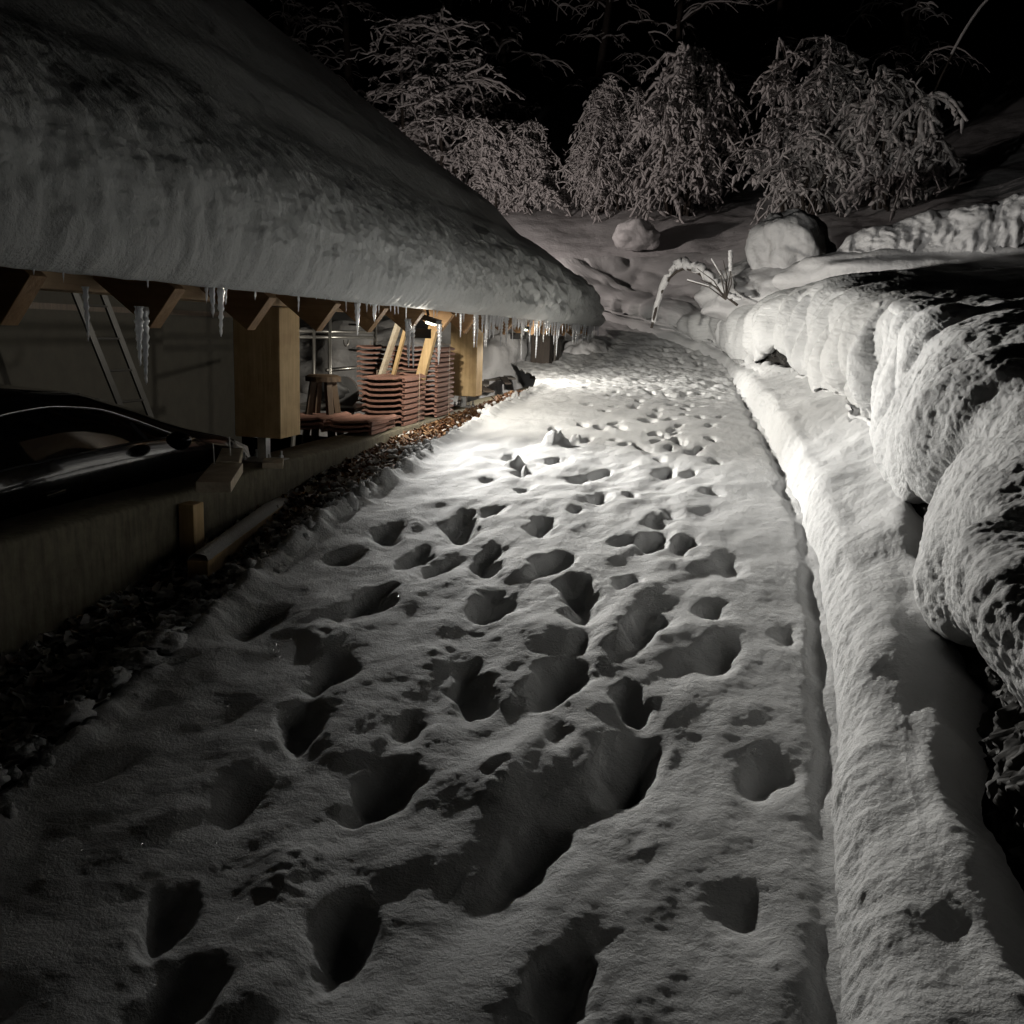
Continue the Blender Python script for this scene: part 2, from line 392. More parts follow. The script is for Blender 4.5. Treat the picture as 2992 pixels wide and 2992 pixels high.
def snow_road_height(X, Y):
    z = road_z(Y).copy()
    z += 0.016 * fbm(X * 1.6, Y * 1.3, 3.3, 3)
    trod = (1 - sstep(6.0, 9.0, Y)) * (1 - sstep(-.15, .35, X) * .8)
    sk = X - .22 * (Y - 3)                                   # trodden furrows run slightly askew
    z += trod * (0.022 * noise3(sk * 2.6, Y * 1.25, 14.1) + 0.020 * noise3(sk * 5.2, Y * 2.6, 3.9) + 0.007 * noise3(sk * 11, Y * 7, 6.9))
    z += 0.0035 * fbm(X * 6.5, Y * 6.5, 1.0, 3)
    z += 0.0013 * fbm(X * 26, Y * 26, 5.0, 3, 0.65)
    wx = X + 0.026 * noise3(X * 9, Y * 9, 7.7) + 0.006 * noise3(X * 30, Y * 30, 2.7)
    wy = Y + 0.025 * noise3(X * 9, Y * 9, 9.7) + 0.010 * noise3(X * 30, Y * 30, 4.7)
    rr = random.Random(5)
    for hx, hy, w, sharp in HOLES:
        ang = rr.uniform(-0.35, 0.35)
        rx = w * (0.37 if sharp else 0.5); ry = rx * rr.uniform(1.35, 2.1)
        depth = (0.105 if sharp else 0.055) * min(1.0, 0.45 + w * 2.6) * (.8 if hy < 2.6 else 1.0) * rr.uniform(.85, 1.15)
        m = (np.abs(X - hx) < 3.4 * ry) & (np.abs(Y - hy) < 3.4 * ry)
        if not m.any(): continue
        dx, dy = wx[m] - hx, wy[m] - hy
        u = (dx * math.cos(ang) + dy * math.sin(ang)) / rx
        v = (-dx * math.sin(ang) + dy * math.cos(ang)) / ry
        r = np.sqrt(u * u + v * v)
        prof = (.55 * (1 - sstep(0.45, 1.15, r)) + .45 * np.exp(-(r / 1.05) ** 2)) if sharp else np.exp(-(r / .8) ** 2)
        drag = np.exp(-(u / 1.1) ** 2) * sstep(-3.2, -.6, v) * (1 - sstep(0, 2.6, v)) * .30 if sharp else 0 * r
        rim = np.exp(-((r - 1.28) / 0.25) ** 2)
        if sharp:
            r2 = np.sqrt((u * 1.25 + rr.uniform(-.3, .3)) ** 2 + ((v + rr.choice((-.75, .75))) * 1.25) ** 2)
            prof = np.maximum(prof, .62 * np.exp(-(r2 / .85) ** 2))
        prof = np.maximum(prof, drag)
        z[m] += -depth * prof + (0.006 if sharp else 0.002) * rim * (0.6 + 0.8 * noise3(X[m] * 14, Y[m] * 14, 3.3))
    for mx, my, w, h in MOUNDS:
        if my < 4.8: h *= .3
        m = (np.abs(X - mx) < 3 * w) & (np.abs(Y - my) < 3 * w)
        r = np.hypot((wx[m] - mx) * 1.4, wy[m] - my) / w
        z[m] += h * (1 - sstep(0.2, 1.1, r)) * (1 + 0.5 * noise3(X[m] * 22, Y[m] * 22, 8.1))
    # trench worn beside the kerb, then the snow curling up against it
    d = curb_l(Y) - X
    wv = .035 * noise3(Y * 2.2, .3, .9) + .012 * noise3(Y * 9, .3, 5.9)
    tr = np.exp(-((d - 0.03 - wv) / 0.032) ** 2)
    z -= 0.045 * tr * (.7 + .8 * noise3(Y * 3.1, 1.3, 4.9)) * sstep(1, 3, Y) * (1 - sstep(12, 15, Y))
    # churned snow further up
    z += 0.035 * sstep(8, 13, Y) * fbm(X * 4.2, Y * 4.2, 12.0, 3, 0.6)
    return z
def edge_l(s):
    """left rim of the snow where the cleared leafy strip begins"""
    return -2.0 + 0.045 * noise3(s * 1.3, 0.5, 0.2) + 0.03 * noise3(s * 5.1, 2.5, 0.2)

# ------------------------------------------------------------------ snowy path
def build_road():
    nv = 1150
    t = np.linspace(0, 1, nv)
    s = 0.75 * (21.5 / 0.75) ** t * 1.0
    nu = 330
    u = np.linspace(0, 1, nu)
    L0 = np.interp(s, [0, 11.0, 12.5, 15, 18, 21.5], [-2.12, -2.12, -2.3, -3.2, -5.5, -8])
    L1 = curb_l(s) + 0.10
    X = L0[:, None] + (L1 - L0)[:, None] * u[None, :]
    Y = np.repeat(s[:, None], nu, 1)
    Z = snow_road_height(X, Y)
    # plough edge: a crumbly lip, then a fall to the strip
    e = edge_l(Y)
    on = (1 - sstep(11.0, 12.4, Y))
    dd = X - e
    lump = 0.6 + 1.1 * np.clip(0.5 + fbm(X * 3, Y * 6, 4.0, 3, 0.6), 0, 1.6)
    size = np.interp(Y, [0, 3, 4.6, 5.4, 6.5, 9, 12], [.02, .03, .05, .055, .035, .03, .02])
    Z += on * size * np.exp(-((dd - 0.06) / 0.06) ** 2) * lump
    Z -= on * (0.30 * (1 - sstep(-0.05, 0.02, dd)))
    V = np.stack([X, Y, Z], -1).reshape(-1, 3)
    o = np_mesh('snow_path', V, grid_quads(nv, nu, flip=True), SNOW)
    return tag(o, kind='structure')
build_road()

# ------------------------------------------------------------------ leafy strip below the wall
def strip_z(Y):
    return np.interp(Y, [-3, 0, 2, 2.97, 4.48, 5.09, 5.92, 6.94, 7.8, 9.9, 13], [-.5, -.15, .12, .25, .40, .46, .54, .62, .66, .70, .80])
def build_strip():
    nu, nv = 60, 700
    X, Y = np.meshgrid(np.linspace(-2.62, -1.95, nu), np.linspace(0.2, 13, nv))
    Z = strip_z(Y) + 0.02 * fbm(X * 6, Y * 6, 2, 3) + 0.06 * sstep(-2.3, -2.0, X) * (0.5 + fbm(X * 9, Y * 9, 1, 3, .6)) * (1 - sstep(6.5, 8, Y))
    o = np_mesh('ground', np.stack([X, Y, Z], -1).reshape(-1, 3), grid_quads(nv, nu, flip=True), SOIL)
    tag(o, kind='structure')
build_strip()
def build_leaves():
    N = 9500
    s = RNG.uniform(0, 1, N) ** 0.8 * 11.0 + 1.4
    l = RNG.uniform(-2.6, -1.98, N)
    z = strip_z(s) + 0.012 + 0.028 * RNG.random(N) + 0.05 * sstep(-2.25, -2.0, l)
    size = RNG.uniform(0.018, 0.046, N)
    # each leaf: 3x3 bent sheet
    g = np.array([(a, b) for b in (-1, 0, 1) for a in (-1, 0, 1)], float)
    wid = np.array([.35, .0, .35, .9, 1, .9, .3, .0, .3])
    base = np.stack([g[:, 0] * np.where(g[:, 0] == 0, 1, wid) * 0.6, g[:, 1], np.zeros(9)], -1)
    V = np.repeat(base[None], N, 0) * size[:, None, None]
    V[..., 2] = (np.abs(g[:, 0])[None] * RNG.uniform(-.2, .9, (N, 1)) * 0.5 + (g[:, 1] ** 2)[None] * RNG.uniform(-.4, .8, (N, 1)) * 0.5) * size[:, None]
    az = RNG.uniform(0, 2 * np.pi, N); tl = RNG.normal(0, 0.45, N)
    ca, sa, ct, st = np.cos(az), np.sin(az), np.cos(tl), np.sin(tl)
    x, y, zz = V[..., 0], V[..., 1], V[..., 2]
    y2 = y * ct[:, None] - zz * st[:, None]; z2 = y * st[:, None] + zz * ct[:, None]
    V = np.stack([x * ca[:, None] - y2 * sa[:, None] + l[:, None], x * sa[:, None] + y2 * ca[:, None] + s[:, None], z2 + z[:, None]], -1)
    Q = np.array([[0,1,4,3],[1,2,5,4],[3,4,7,6],[4,5,8,7]])
    Q = (Q[None] + 9 * np.arange(N)[:, None, None]).reshape(-1, 4)
    pf = np.clip(0.85 - 0.13 * (s - 2.5), 0.06, 0.8) + 0.40 * sstep(-2.4, -2.05, l)
    fr = RNG.random(N)
    mi = np.where(fr < pf, 2, np.where(RNG.random(N) < 0.6, 0, 1))
    o = np_mesh('fallen_leaves', V.reshape(-1, 3), Q, None, smooth=False, mats=[LEAF_A, LEAF_B, LEAF_S], midx=np.repeat(mi, 4))
    tag(o, 'brown fallen leaves dusted with snow in the strip below the concrete wall', 'leaves', kind='stuff')
build_leaves()

# crumbled snow chunks along the plough edge
def blob(c, r, seed, nu=14, nv=10, amp=0.35, f=1.6):
    th = np.linspace(0, 2 * np.pi, nu, endpoint=False); ph = np.linspace(0.02, np.pi - 0.02, nv)
    T, P = np.meshgrid(th, ph)
    d = np.stack([np.cos(T) * np.sin(P), np.sin(T) * np.sin(P), np.cos(P)], -1)
    k = 1 + amp * noise3(d[..., 0] * f + seed, d[..., 1] * f, d[..., 2] * f) + amp * .5 * noise3(d[..., 0] * f * 2.4, d[..., 1] * f * 2.4 + seed, d[..., 2] * f * 2.4)
    V = d * k[..., None] * np.asarray(r) + np.asarray(c)
    i = np.arange(nu * nv).reshape(nv, nu)
    Q = np.stack([i[:-1], i[1:], np.roll(i, -1, 1)[1:], np.roll(i, -1, 1)[:-1]], -1).reshape(-1, 4)
    return V.reshape(-1, 3), Q
def merge(parts):
    V, Q, n = [], [], 0
    for v, q in parts:
        V.append(v); Q.append(q + n); n += len(v)
    return np.concatenate(V), np.concatenate(Q)
def build_chunks():
    parts = []
    for i in range(230):
        s = random.uniform(1.8, 11.5)
        big = 1.0 if 4.2 < s < 6.4 else 0.55
        r = random.uniform(.018, .05) * big
        l = float(edge_l(s)) + random.gauss(0.03, 0.035)
        z = float(road_z(s)) + random.uniform(-.05, .05) * big
        parts.append(blob((l, s, z), (r, r * random.uniform(.7, 1.2), r * random.uniform(.8, 1.5)), i * 3.1))
    for s in np.arange(4.3, 6.6, 0.16):
        r = random.uniform(.05, .085)
        parts.append(blob((float(edge_l(s)) + .03, s, float(road_z(s)) - .01), (r * .8, r, r * 1.15), s * 7.7, 26, 18, .5, 1.9))
    for i in range(190):
        s = random.uniform(1.5, 7.0); u = random.random() ** 3
        l = -1.98 - .50 * u; r = random.uniform(.012, .045) * (1.1 - .5 * u)
        parts.append(blob((l, s, float(strip_z(s)) + .03 + .09 * (1 - u)), (r * random.uniform(.8, 1.8), r * random.uniform(.8, 1.6), r * .6), i * 2.3, 16, 10, .7, 2.2))
    V, Q = merge(parts)
    tag(np_mesh('snow_ridge', V, Q, SNOW), kind='structure')
build_chunks()

# ------------------------------------------------------------------ hillside
HILL_S = np.array([-3, 5, 8, 11, 14, 16, 17.5, 19.0, 21, 23, 26, 30, 40, 60], float)
HILL_L = np.array([-40, -12, -5, -2.5, -1, 0, 2, 4, 7, 14, 40], float)
HILL_Z = np.array([
    # s -3    5    8    11   14   16   17.5 19   21   23   26   30   40   60
    [-1, -1, -1, 0.5, 1.2, 1.6, 2.0, 2.6, 3.6, 4.6, 6.2, 8, 11, 17],
    [-1, -1, -1, 0.3, .9, 1.1, 1.4, 1.9, 2.9, 4.0, 5.4, 7.2, 11, 17],
    [-1, -1, -1, -1, .75, .8, 1.0, 1.3, 2.5, 3.7, 5.0, 6.7, 10.5, 17],
    [-1, -1, -1, -1, .3, .4, .6, 1.2, 2.65, 3.7, 4.95, 6.6, 10.5, 17],
    [-1, -1, -1, -1, .3, .4, .8, 1.95, 2.9, 3.75, 4.9, 6.5, 10.5, 17],
    [-1, -1, -1, -1, .3, .5, 1.9, 2.4, 3.15, 3.85, 4.9, 6.4, 10.4, 17],
    [1.1, 1.6, 1.95, 2.2, 2.6, 2.85, 3.1, 3.45, 3.9, 4.4, 5.2, 6.4, 10.2, 17],
    [1.4, 1.9, 2.2, 2.5, 2.85, 3.2, 3.5, 3.9, 4.4, 4.9, 5.6, 6.8, 10.4, 17],
    [2.0, 2.5, 2.8, 3.1, 3.5, 3.9, 4.2, 4.6, 5.2, 5.7, 6.5, 7.8, 11, 18],
    [3.5, 4.0, 4.4, 4.9, 5.4, 5.8, 6.2, 6.7, 7.4, 8.0, 9.0, 10.5, 13, 19],
    [9, 10, 10.5, 11, 12, 12.6, 13, 13.5, 14, 14.6, 15.6, 17, 20, 25]])
def hill_z(X, Y):
    X = np.asarray(X, float); Y = np.asarray(Y, float)
    iy = np.clip(np.searchsorted(HILL_S, Y) - 1, 0, len(HILL_S) - 2)
    ix = np.clip(np.searchsorted(HILL_L, X) - 1, 0, len(HILL_L) - 2)
    ty = np.clip((Y - HILL_S[iy]) / (HILL_S[iy + 1] - HILL_S[iy]), 0, 1)
    tx = np.clip((X - HILL_L[ix]) / (HILL_L[ix + 1] - HILL_L[ix]), 0, 1)
    a = HILL_Z[ix, iy] * (1 - ty) + HILL_Z[ix, iy + 1] * ty
    b = HILL_Z[ix + 1, iy] * (1 - ty) + HILL_Z[ix + 1, iy + 1] * ty
    z = a * (1 - tx) + b * tx
    return z + 0.13 * fbm(X * .55, Y * .55, 6.6, 4, 0.45)
def build_hill():
    nu, nv = 420, 420
    lx = np.concatenate([np.linspace(-40, -9, 50), np.linspace(-8.9, 8, 300), np.linspace(8.2, 40, 70)])
    sy = np.concatenate([np.linspace(-3, 12.9, 90), np.linspace(13, 30, 280), np.linspace(30.5, 60, 50)])
    X, Y = np.meshgrid(lx, sy)
    Z = hill_z(X, Y)
    keep = ~((X < curb_l(Y) + 2.75) & (Y < 16.3) & (X > -3.0)) & ~((X <= -3.0) & (Y < 12.5))
    V = np.stack([X, Y, Z], -1).reshape(-1, 3)
    o = np_mesh('snowy_hillside', V, grid_quads(nv, nu, flip=True, mask=keep), SNOW_FAR)
    tag(o, kind='structure')
build_hill()

# ------------------------------------------------------------------ snow bank on the right
def build_bank():
    # stations along the kerb line
    nt = 900
    s0 = 1.15 * (21.0 / 1.15) ** np.linspace(0, 1, nt)
    l0 = curb_l(s0)
    # smooth the curve, take its normal (to the right)
    k = np.ones(25) / 25
    l0 = np.convolve(np.pad(l0, 12, 'edge'), k, 'valid')
    dl = np.gradient(l0, s0)
    nrm = np.stack([np.ones(nt), -dl], -1); nrm /= np.linalg.norm(nrm, axis=1)[:, None]
    nrm[:, 1] *= 0.8
    z0 = road_z(s0)
    I = lambda xs, ys: np.interp(s0, xs, ys)
    # rails: offset to the right, height over the path
    kt_h = I([1, 3, 5, 8, 11, 13, 15, 17, 21], [.17, .20, .22, .24, .22, .18, .15, .12, .10])
    sb_d = I([1, 1.5, 1.85, 2.3, 3, 4.2, 6, 8, 10, 12, 14, 21], [.95, .80, .36, .28, .31, .36, .44, .46, .40, .25, .12, .08])
    sb_h = I([1, 2, 3, 4.2, 6, 8, 10, 12, 14, 21], [.34, .24, .22, .30, .40, .42, .38, .34, .26, .2])
    gap = I([1, 1.6, 1.9, 3.0, 3.35, 3.5, 3.75, 4.35, 4.6, 5, 9.9, 10.4, 12.2, 12.6, 14, 21],
            [.0, .06, .34, .32, .08, .03, .26, .28, .02, .0, .0, .24, .22, .0, .0, .0])
    hb = I([1, 1.7, 2.0, 2.9, 3.4, 21], [0, .02, .10, .07, 0, 0])
    cr_h = I([1, 2.4, 3.4, 5.1, 8, 11, 13, 15, 16.5, 17.5, 19, 21], [.98, 1.04, 1.08, 1.16, 1.16, 1.30, 1.22, 1.15, .86, .70, .55, .5])
    cr_d = I([1, 3.4, 5.1, 8, 11, 15, 17, 21], [.60, .52, .50, .62, .64, .66, .55, .5])
    # big lobes: the overhang swells and sinks along the bank
    lob = fbm(s0 * 1.05, 0 * s0, 3.1, 2, 0.5)
    lob2 = noise3(s0 * 2.6, 0 * s0 + 4.0, 8.8)
    cr_h = cr_h + 0.07 * lob * sstep(1, 4, s0)
    wob = noise3(s0 * 1.1, 0 * s0 + 2.2, 1.1); wob2 = noise3(s0 * 3.3, 0 * s0 + 6.2, 3.1)
    sb_h = sb_h + (.06 * wob + .02 * wob2); kt_h = kt_h + .035 * noise3(s0 * 1.7, 0 * s0 + 8.2, 3.1) + .015 * wob2
    sb_d = sb_d * (1 + .16 * wob2)
    l0 = l0 + .022 * noise3(s0 * 2.0, 0 * s0 + 3.3, 7.7) * sstep(1, 2, s0)
    rails = []
    def rail(d, h): rails.append((d + 0 * s0, h + 0 * s0))
    rail(-0.01, -0.16)
    rail(0.0, -0.02)
    rail(0.03, kt_h * .55)
    rail(0.075, kt_h * .95)
    rail(0.16, kt_h + .03)
    rail(sb_d * .68, (sb_h + kt_h) / 2 + .015)
    rail(sb_d - 0.01, sb_h)
    rail(sb_d + 0.12 * sstep(0, .1, gap), sb_h - .10 * sstep(0, .1, gap))      # down into the hollow
    NB = len(rails)
    lob3 = np.abs(noise3(s0 * 1.9, 0 * s0 + 1.0, 5.8))
    bul = np.clip(0.08 * lob + 0.04 * lob2 + .20 * (lob3 - .28), -.09, .10) * (.25 + .75 * sstep(4.0, 7.0, s0))
    rail(sb_d + hb + 0.10 * sstep(0, .1, gap), sb_h + gap * .9 + .01)               # underside of the overhang
    rail(sb_d + hb + 0.005 - bul * .5, sb_h + gap * .85 + 0.015)
    rail(sb_d + hb * .8 - 0.045 - bul, sb_h + gap + (cr_h - sb_h - gap) * .16)
    rail(sb_d + hb * .5 - 0.055 - bul * 1.3, sb_h + gap + (cr_h - sb_h - gap) * .40)
    rail(sb_d + 0.00 - bul * 1.3, sb_h + gap + (cr_h - sb_h - gap) * .68)
    rail(sb_d * .45 + cr_d * .55 - bul, sb_h + (cr_h - sb_h) * .90)
    rail(cr_d + .08, cr_h)
    rail(cr_d + .42, cr_h + .045)
    rail(cr_d + 1.0, cr_h + .06)
    D = np.stack([r[0] for r in rails], 1); H = np.stack([r[1] for r in rails], 1)
    # last rails settle on the hillside
    nr = D.shape[1]
    PX = l0[:, None] + nrm[:, :1] * D
    PY = s0[:, None] + nrm[:, 1:] * D
    PZ = z0[:, None] + H
    ex = l0 + 3.1; ey = s0 + nrm[:, 1] * 3.1
    ez = np.maximum(hill_z(ex, ey) - 0.04, 0)
    PX = np.concatenate([PX, ex[:, None]], 1); PY = np.concatenate([PY, ey[:, None]], 1); PZ = np.concatenate([PZ, ez[:, None]], 1)
    nr += 1
    # Catmull-Rom resample along the profile, in two runs so that a corner stays where the rock is
    def resample(A, n):
        m = A.shape[1]
        t = np.linspace(0, m - 1.0001, n); i = t.astype(int); f = (t - i)[None, :]
        g = lambda j: A[:, np.clip(j, 0, m - 1)]
        p0, p1, p2, p3 = g(i - 1), g(i), g(i + 1), g(i + 2)
        return 0.5 * (2 * p1 + (p2 - p0) * f + (2 * p0 - 5 * p1 + 4 * p2 - p3) * f ** 2 + (3 * p1 - p0 - 3 * p2 + p3) * f ** 3)
    def run(a, b, n, seed):
        X, Y, Z = (resample(A[:, a:b], n) for A in (PX, PY, PZ))
        # normals
        P = np.stack([X, Y, Z], -1)
        N = np.cross(np.gradient(P, axis=0), np.gradient(P, axis=1))
        N /= np.linalg.norm(N, axis=-1)[..., None] + 1e-9
        if N[..., 2].mean() < 0: N = -N
        return P, N
    def lumps(P, N, hang):
        X, Y, Z = P[..., 0], P[..., 1], P[..., 2]
        steep = 1 - np.clip(N[..., 2], 0, 1)
        if hang:
            wx = X + .12 * noise3(X * 1.7, Y * 1.7, Z * 1.7 + 4); wy = Y + .12 * noise3(X * 1.7, Y * 1.7, Z * 1.7 + 9)
            bil = np.abs(noise3(wx * 1.15, wy * 1.15, Z * .75 + 2.0))
            a = (0.17 + .12 * sstep(4, 7, Y)) * (np.sqrt(bil + .01) - .42) * (.35 + .65 * steep)
            b = 0.085 * (.25 + .75 * steep) * (np.abs(noise3(wx * 3.0, wy * 3.2, Z * 2.2 + 3)) - .25)
            c = 0.020 * (np.abs(noise3(X * 11, Y * 11, Z * 9)) - .22) * (0.25 + steep) + .010 * (np.abs(noise3(X * 31, Y * 31, Z * 26)) - .22)
        else:
            a = 0.035 * fbm(X * 2.4, Y * 2.4, Z * 1.3, 3, .5)
            b = 0.022 * steep * fbm(X * 6, Y * 7, Z * 3 + 3, 3, .55)
            c = 0.010 * fbm(X * 15, Y * 17, Z * 11, 3, .55) * (0.3 + steep)
        if hang:
            nf = .22 + .50 * sstep(3.5, 8.5, Y); b = b * nf + (1 - nf) * .035 * fbm(X * 3.2, Y * 3.6, Z * 2.2, 2, .5); c = c * nf + (1 - nf) * .007 * fbm(X * 16, Y * 16, Z * 14, 3, .6)
        e = 0.004 * fbm(X * 50, Y * 50, Z * 40, 2, .6) * (0.3 + steep)
        near = 1.0 #(1 - 0.4 * sstep(8, 16, Y))
        k = (a + b * near + c + e)
        return P + N * k[..., None]
    P, N = run(0, NB, 150, 1)
    # fade lumps at the buried base
    P2 = lumps(P, N, 0)
    w = np.linspace(0, 1, 150)[None, :, None]; w = sstep(0.02, 0.35, w) * .75
    P = P * (1 - w) + P2 * w
    P[..., 2] += 0.02 * noise3(P[..., 0] * 3, P[..., 1] * 3, 5.5) * w[..., 0]
    o = np_mesh('kerb_snow', P.reshape(-1, 3), grid_quads(nt, 150, flip=True), SNOW_BANK)
    tag(o, kind='structure')
    P, N = run(NB, nr, 340, 2)
    P = lumps(P, N, 1)
    # ragged, dripping lower hem
    w = 1 - sstep(0, 0.14, np.linspace(0, 1, 340))[None, :]
    drip = fbm(P[..., 1] * 9, P[..., 0] * 2, 0.3, 3, .6)
    P[..., 2] -= w * 0.09 * drip * (0.25 + 1.6 * np.minimum(gap, .2)[:, None])
    o = np_mesh('snow_bank', P.reshape(-1, 3), grid_quads(nt, 340, flip=True), SNOW_BANK)
    tag(o, kind='structure')
    # rough stone wall behind the gaps
    n2 = 90
    q = 1400
    idx = np.linspace(0, int(nt * .88), q).astype(int)
    h = np.linspace(-.15, .75, n2)
    X = (l0[idx] + sb_d[idx] + .09 + .8 * hb[idx])[:, None] + 0 * h[None, :] + .03 * h[None, :]
    Y = s0[idx][:, None] + 0 * h[None, :]
    Z = z0[idx][:, None] + h[None, :]
    dsp = 0.06 * fbm(Y * 7, Z * 7, 2.2, 4, .65) + 0.04 * np.abs(noise3(Y * 15, Z * 15, 8))
    V = np.stack([X + dsp, Y, Z], -1)
    o = np_mesh('stone_retaining_wall', V.reshape(-1, 3), grid_quads(q, n2, flip=True), ROCK)
    sol = o.modifiers.new('solid', 'SOLIDIFY'); sol.thickness = 0.15; sol.offset = -1
    tag(o, 'dark rough stone retaining wall showing in gaps under the right snow bank', 'stone wall')
    bpy.context.view_layer.update()
build_bank()

# ------------------------------------------------------------------ carport: wall, posts, roof
PITCH = math.tan(R(37.5))
EAVE_L, EAVE_Z = -2.22, 1.76
def roof_z(l): return EAVE_Z + (EAVE_L - l) * PITCH     # top of the boards
carport = empty('carport', (-2.75, 7.0, 0.74), 'timber carport with a low eave and bright wooden posts on a concrete wall', 'carport')
# concrete base wall
b = MB()
xs = [-3.0, 3.2, 8.0, 12.0, 18.0]
nu = 120
V = []; prof = [(-2.6, -0.9), (-2.6, 0.725), (-2.615, 0.742), (-2.885, 0.742), (-2.9, 0.725), (-2.9, -0.9)]
Ys = np.linspace(-3, 18, nu)
for y in Ys:
    for (x, z) in prof:
        V.append((x + 0.004 * math.sin(y * 3.1) , y, z + (0.006 * math.sin(y * 2.3 + x * 9) if z > 0 else 0)))
wall = np_mesh('base_wall', np.array(V), grid_quads(nu, len(prof)), CONCRETE, carport, smooth=False)
# posts, with steel feet
def post(x1, y0, w, d, z0, z1):
    o = MB()
    n = 9
    # ragged sawn lower end on the road side
    o.box((x1 - w, y0, z0), (x1, y0 + d, z1))
    p = o.build('post', WOOD_Z, carport, bevel=0.006)
    f = MB()
    f.box((x1 - w / 2 - .03, y0 + .05, .748), (x1 - w / 2 + .03, y0 + .11, z0))
    f.box((x1 - w / 2 - .11, y0 - .06, .744), (x1 - w / 2 + .13, y0 + .17, .754))
    ft = f.build('post_foot', STEEL, p, bevel=0.002)
    for (a, c) in ((-.08, -.03), (.09, -.03), (-.08, .14), (.09, .14)):
        g = MB()
        g.tube([(x1 - w/2 + a, y0 + c, .752), (x1 - w/2 + a, y0 + c, .80)], .008, 8)
        g.tube([(x1 - w/2 + a, y0 + c, .756), (x1 - w/2 + a, y0 + c, .771)], .017, 6)
        g.build('bolt', STEEL, p)
    return p
post(-2.60, 5.42, .31, .29, .895, 1.70)
post(-2.60, 10.38, .31, .29, .865, 1.70)
p3 = post(-2.60, 15.2, .31, .29, .86, 1.70)
p3.data.materials.clear(); p3.data.materials.append(WOOD_DARK); tag(p3, 'farthest post, its shadow put into a dark wood colour')  # post wood swapped for a dark colour that stands in for shadow
post(-2.60, 0.6, .31, .29, .89, 1.70)
# plate along the tops of the posts
MB().box((-2.86, -3.0, 1.705), (-2.605, 18.1, 1.93)).build('wall_plate', WOOD_Y, carport, bevel=.004)
# rafters
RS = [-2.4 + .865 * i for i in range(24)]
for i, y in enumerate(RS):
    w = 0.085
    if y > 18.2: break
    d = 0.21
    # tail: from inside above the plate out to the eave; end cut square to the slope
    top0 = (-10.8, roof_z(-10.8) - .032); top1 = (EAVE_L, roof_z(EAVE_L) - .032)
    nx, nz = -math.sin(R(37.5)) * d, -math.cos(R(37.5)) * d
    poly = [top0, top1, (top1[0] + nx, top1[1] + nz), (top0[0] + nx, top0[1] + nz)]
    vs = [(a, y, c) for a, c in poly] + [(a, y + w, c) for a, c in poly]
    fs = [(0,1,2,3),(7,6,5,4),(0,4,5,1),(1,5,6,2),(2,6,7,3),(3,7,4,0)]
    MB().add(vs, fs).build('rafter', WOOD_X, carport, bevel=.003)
# roof boards
l_top = -11.0
vs = []
for y in (-4.0, 18.25):
    for (l, off) in ((EAVE_L - .10, 0), (l_top, 0), (l_top, -.03), (EAVE_L - .10, -.03)):
        vs.append((l, y, roof_z(l) + off))
roof = MB().add(vs, [(0,1,2,3),(7,6,5,4),(0,4,5,1),(1,5,6,2),(2,6,7,3),(3,7,4,0)]).build('roof', WOOD_GREY, carport)
vs = []
for y in (-4.0, 18.25):
    for (l, off) in ((l_top, 0), (-19.8, 0), (-19.8, -.03), (l_top, -.03)):
        zz = roof_z(l_top) - (l_top - l) * PITCH
        vs.append((l, y, zz + off))
MB().add(vs, [(0,1,2,3),(7,6,5,4),(0,4,5,1),(1,5,6,2),(2,6,7,3),(3,7,4,0)]).build('back_roof', WOOD_GREY, carport)
# gable boards and rear wall
zt = roof_z(l_top) - .25
MB().add([(-3.1, 18.0, 1.95), (-10.9, 18.0, 1.95), (-10.9, 18.0, zt), (-3.1, 18.0, roof_z(-3.1) - .27),
          (-3.1, 18.06, 1.95), (-10.9, 18.06, 1.95), (-10.9, 18.06, zt), (-3.1, 18.06, roof_z(-3.1) - .27)],
         [(0,1,2,3),(7,6,5,4),(0,4,5,1),(1,5,6,2),(2,6,7,3),(3,7,4,0)]).build('gable_boards', WOOD_DARK, carport)
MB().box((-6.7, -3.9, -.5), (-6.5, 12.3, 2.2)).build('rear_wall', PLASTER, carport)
MB().box((-6.5, -3.9, 1.66), (-6.44, 12.3, 1.72)).build('wall_rail', WOOD_DARK, carport)
settle(carport)
# carport floor
o = MB().box((-19, -4, -.55), (-2.9, 12.6, -.45)).build('carport_floor', DARK_FLOOR)
tag(o, kind='structure')

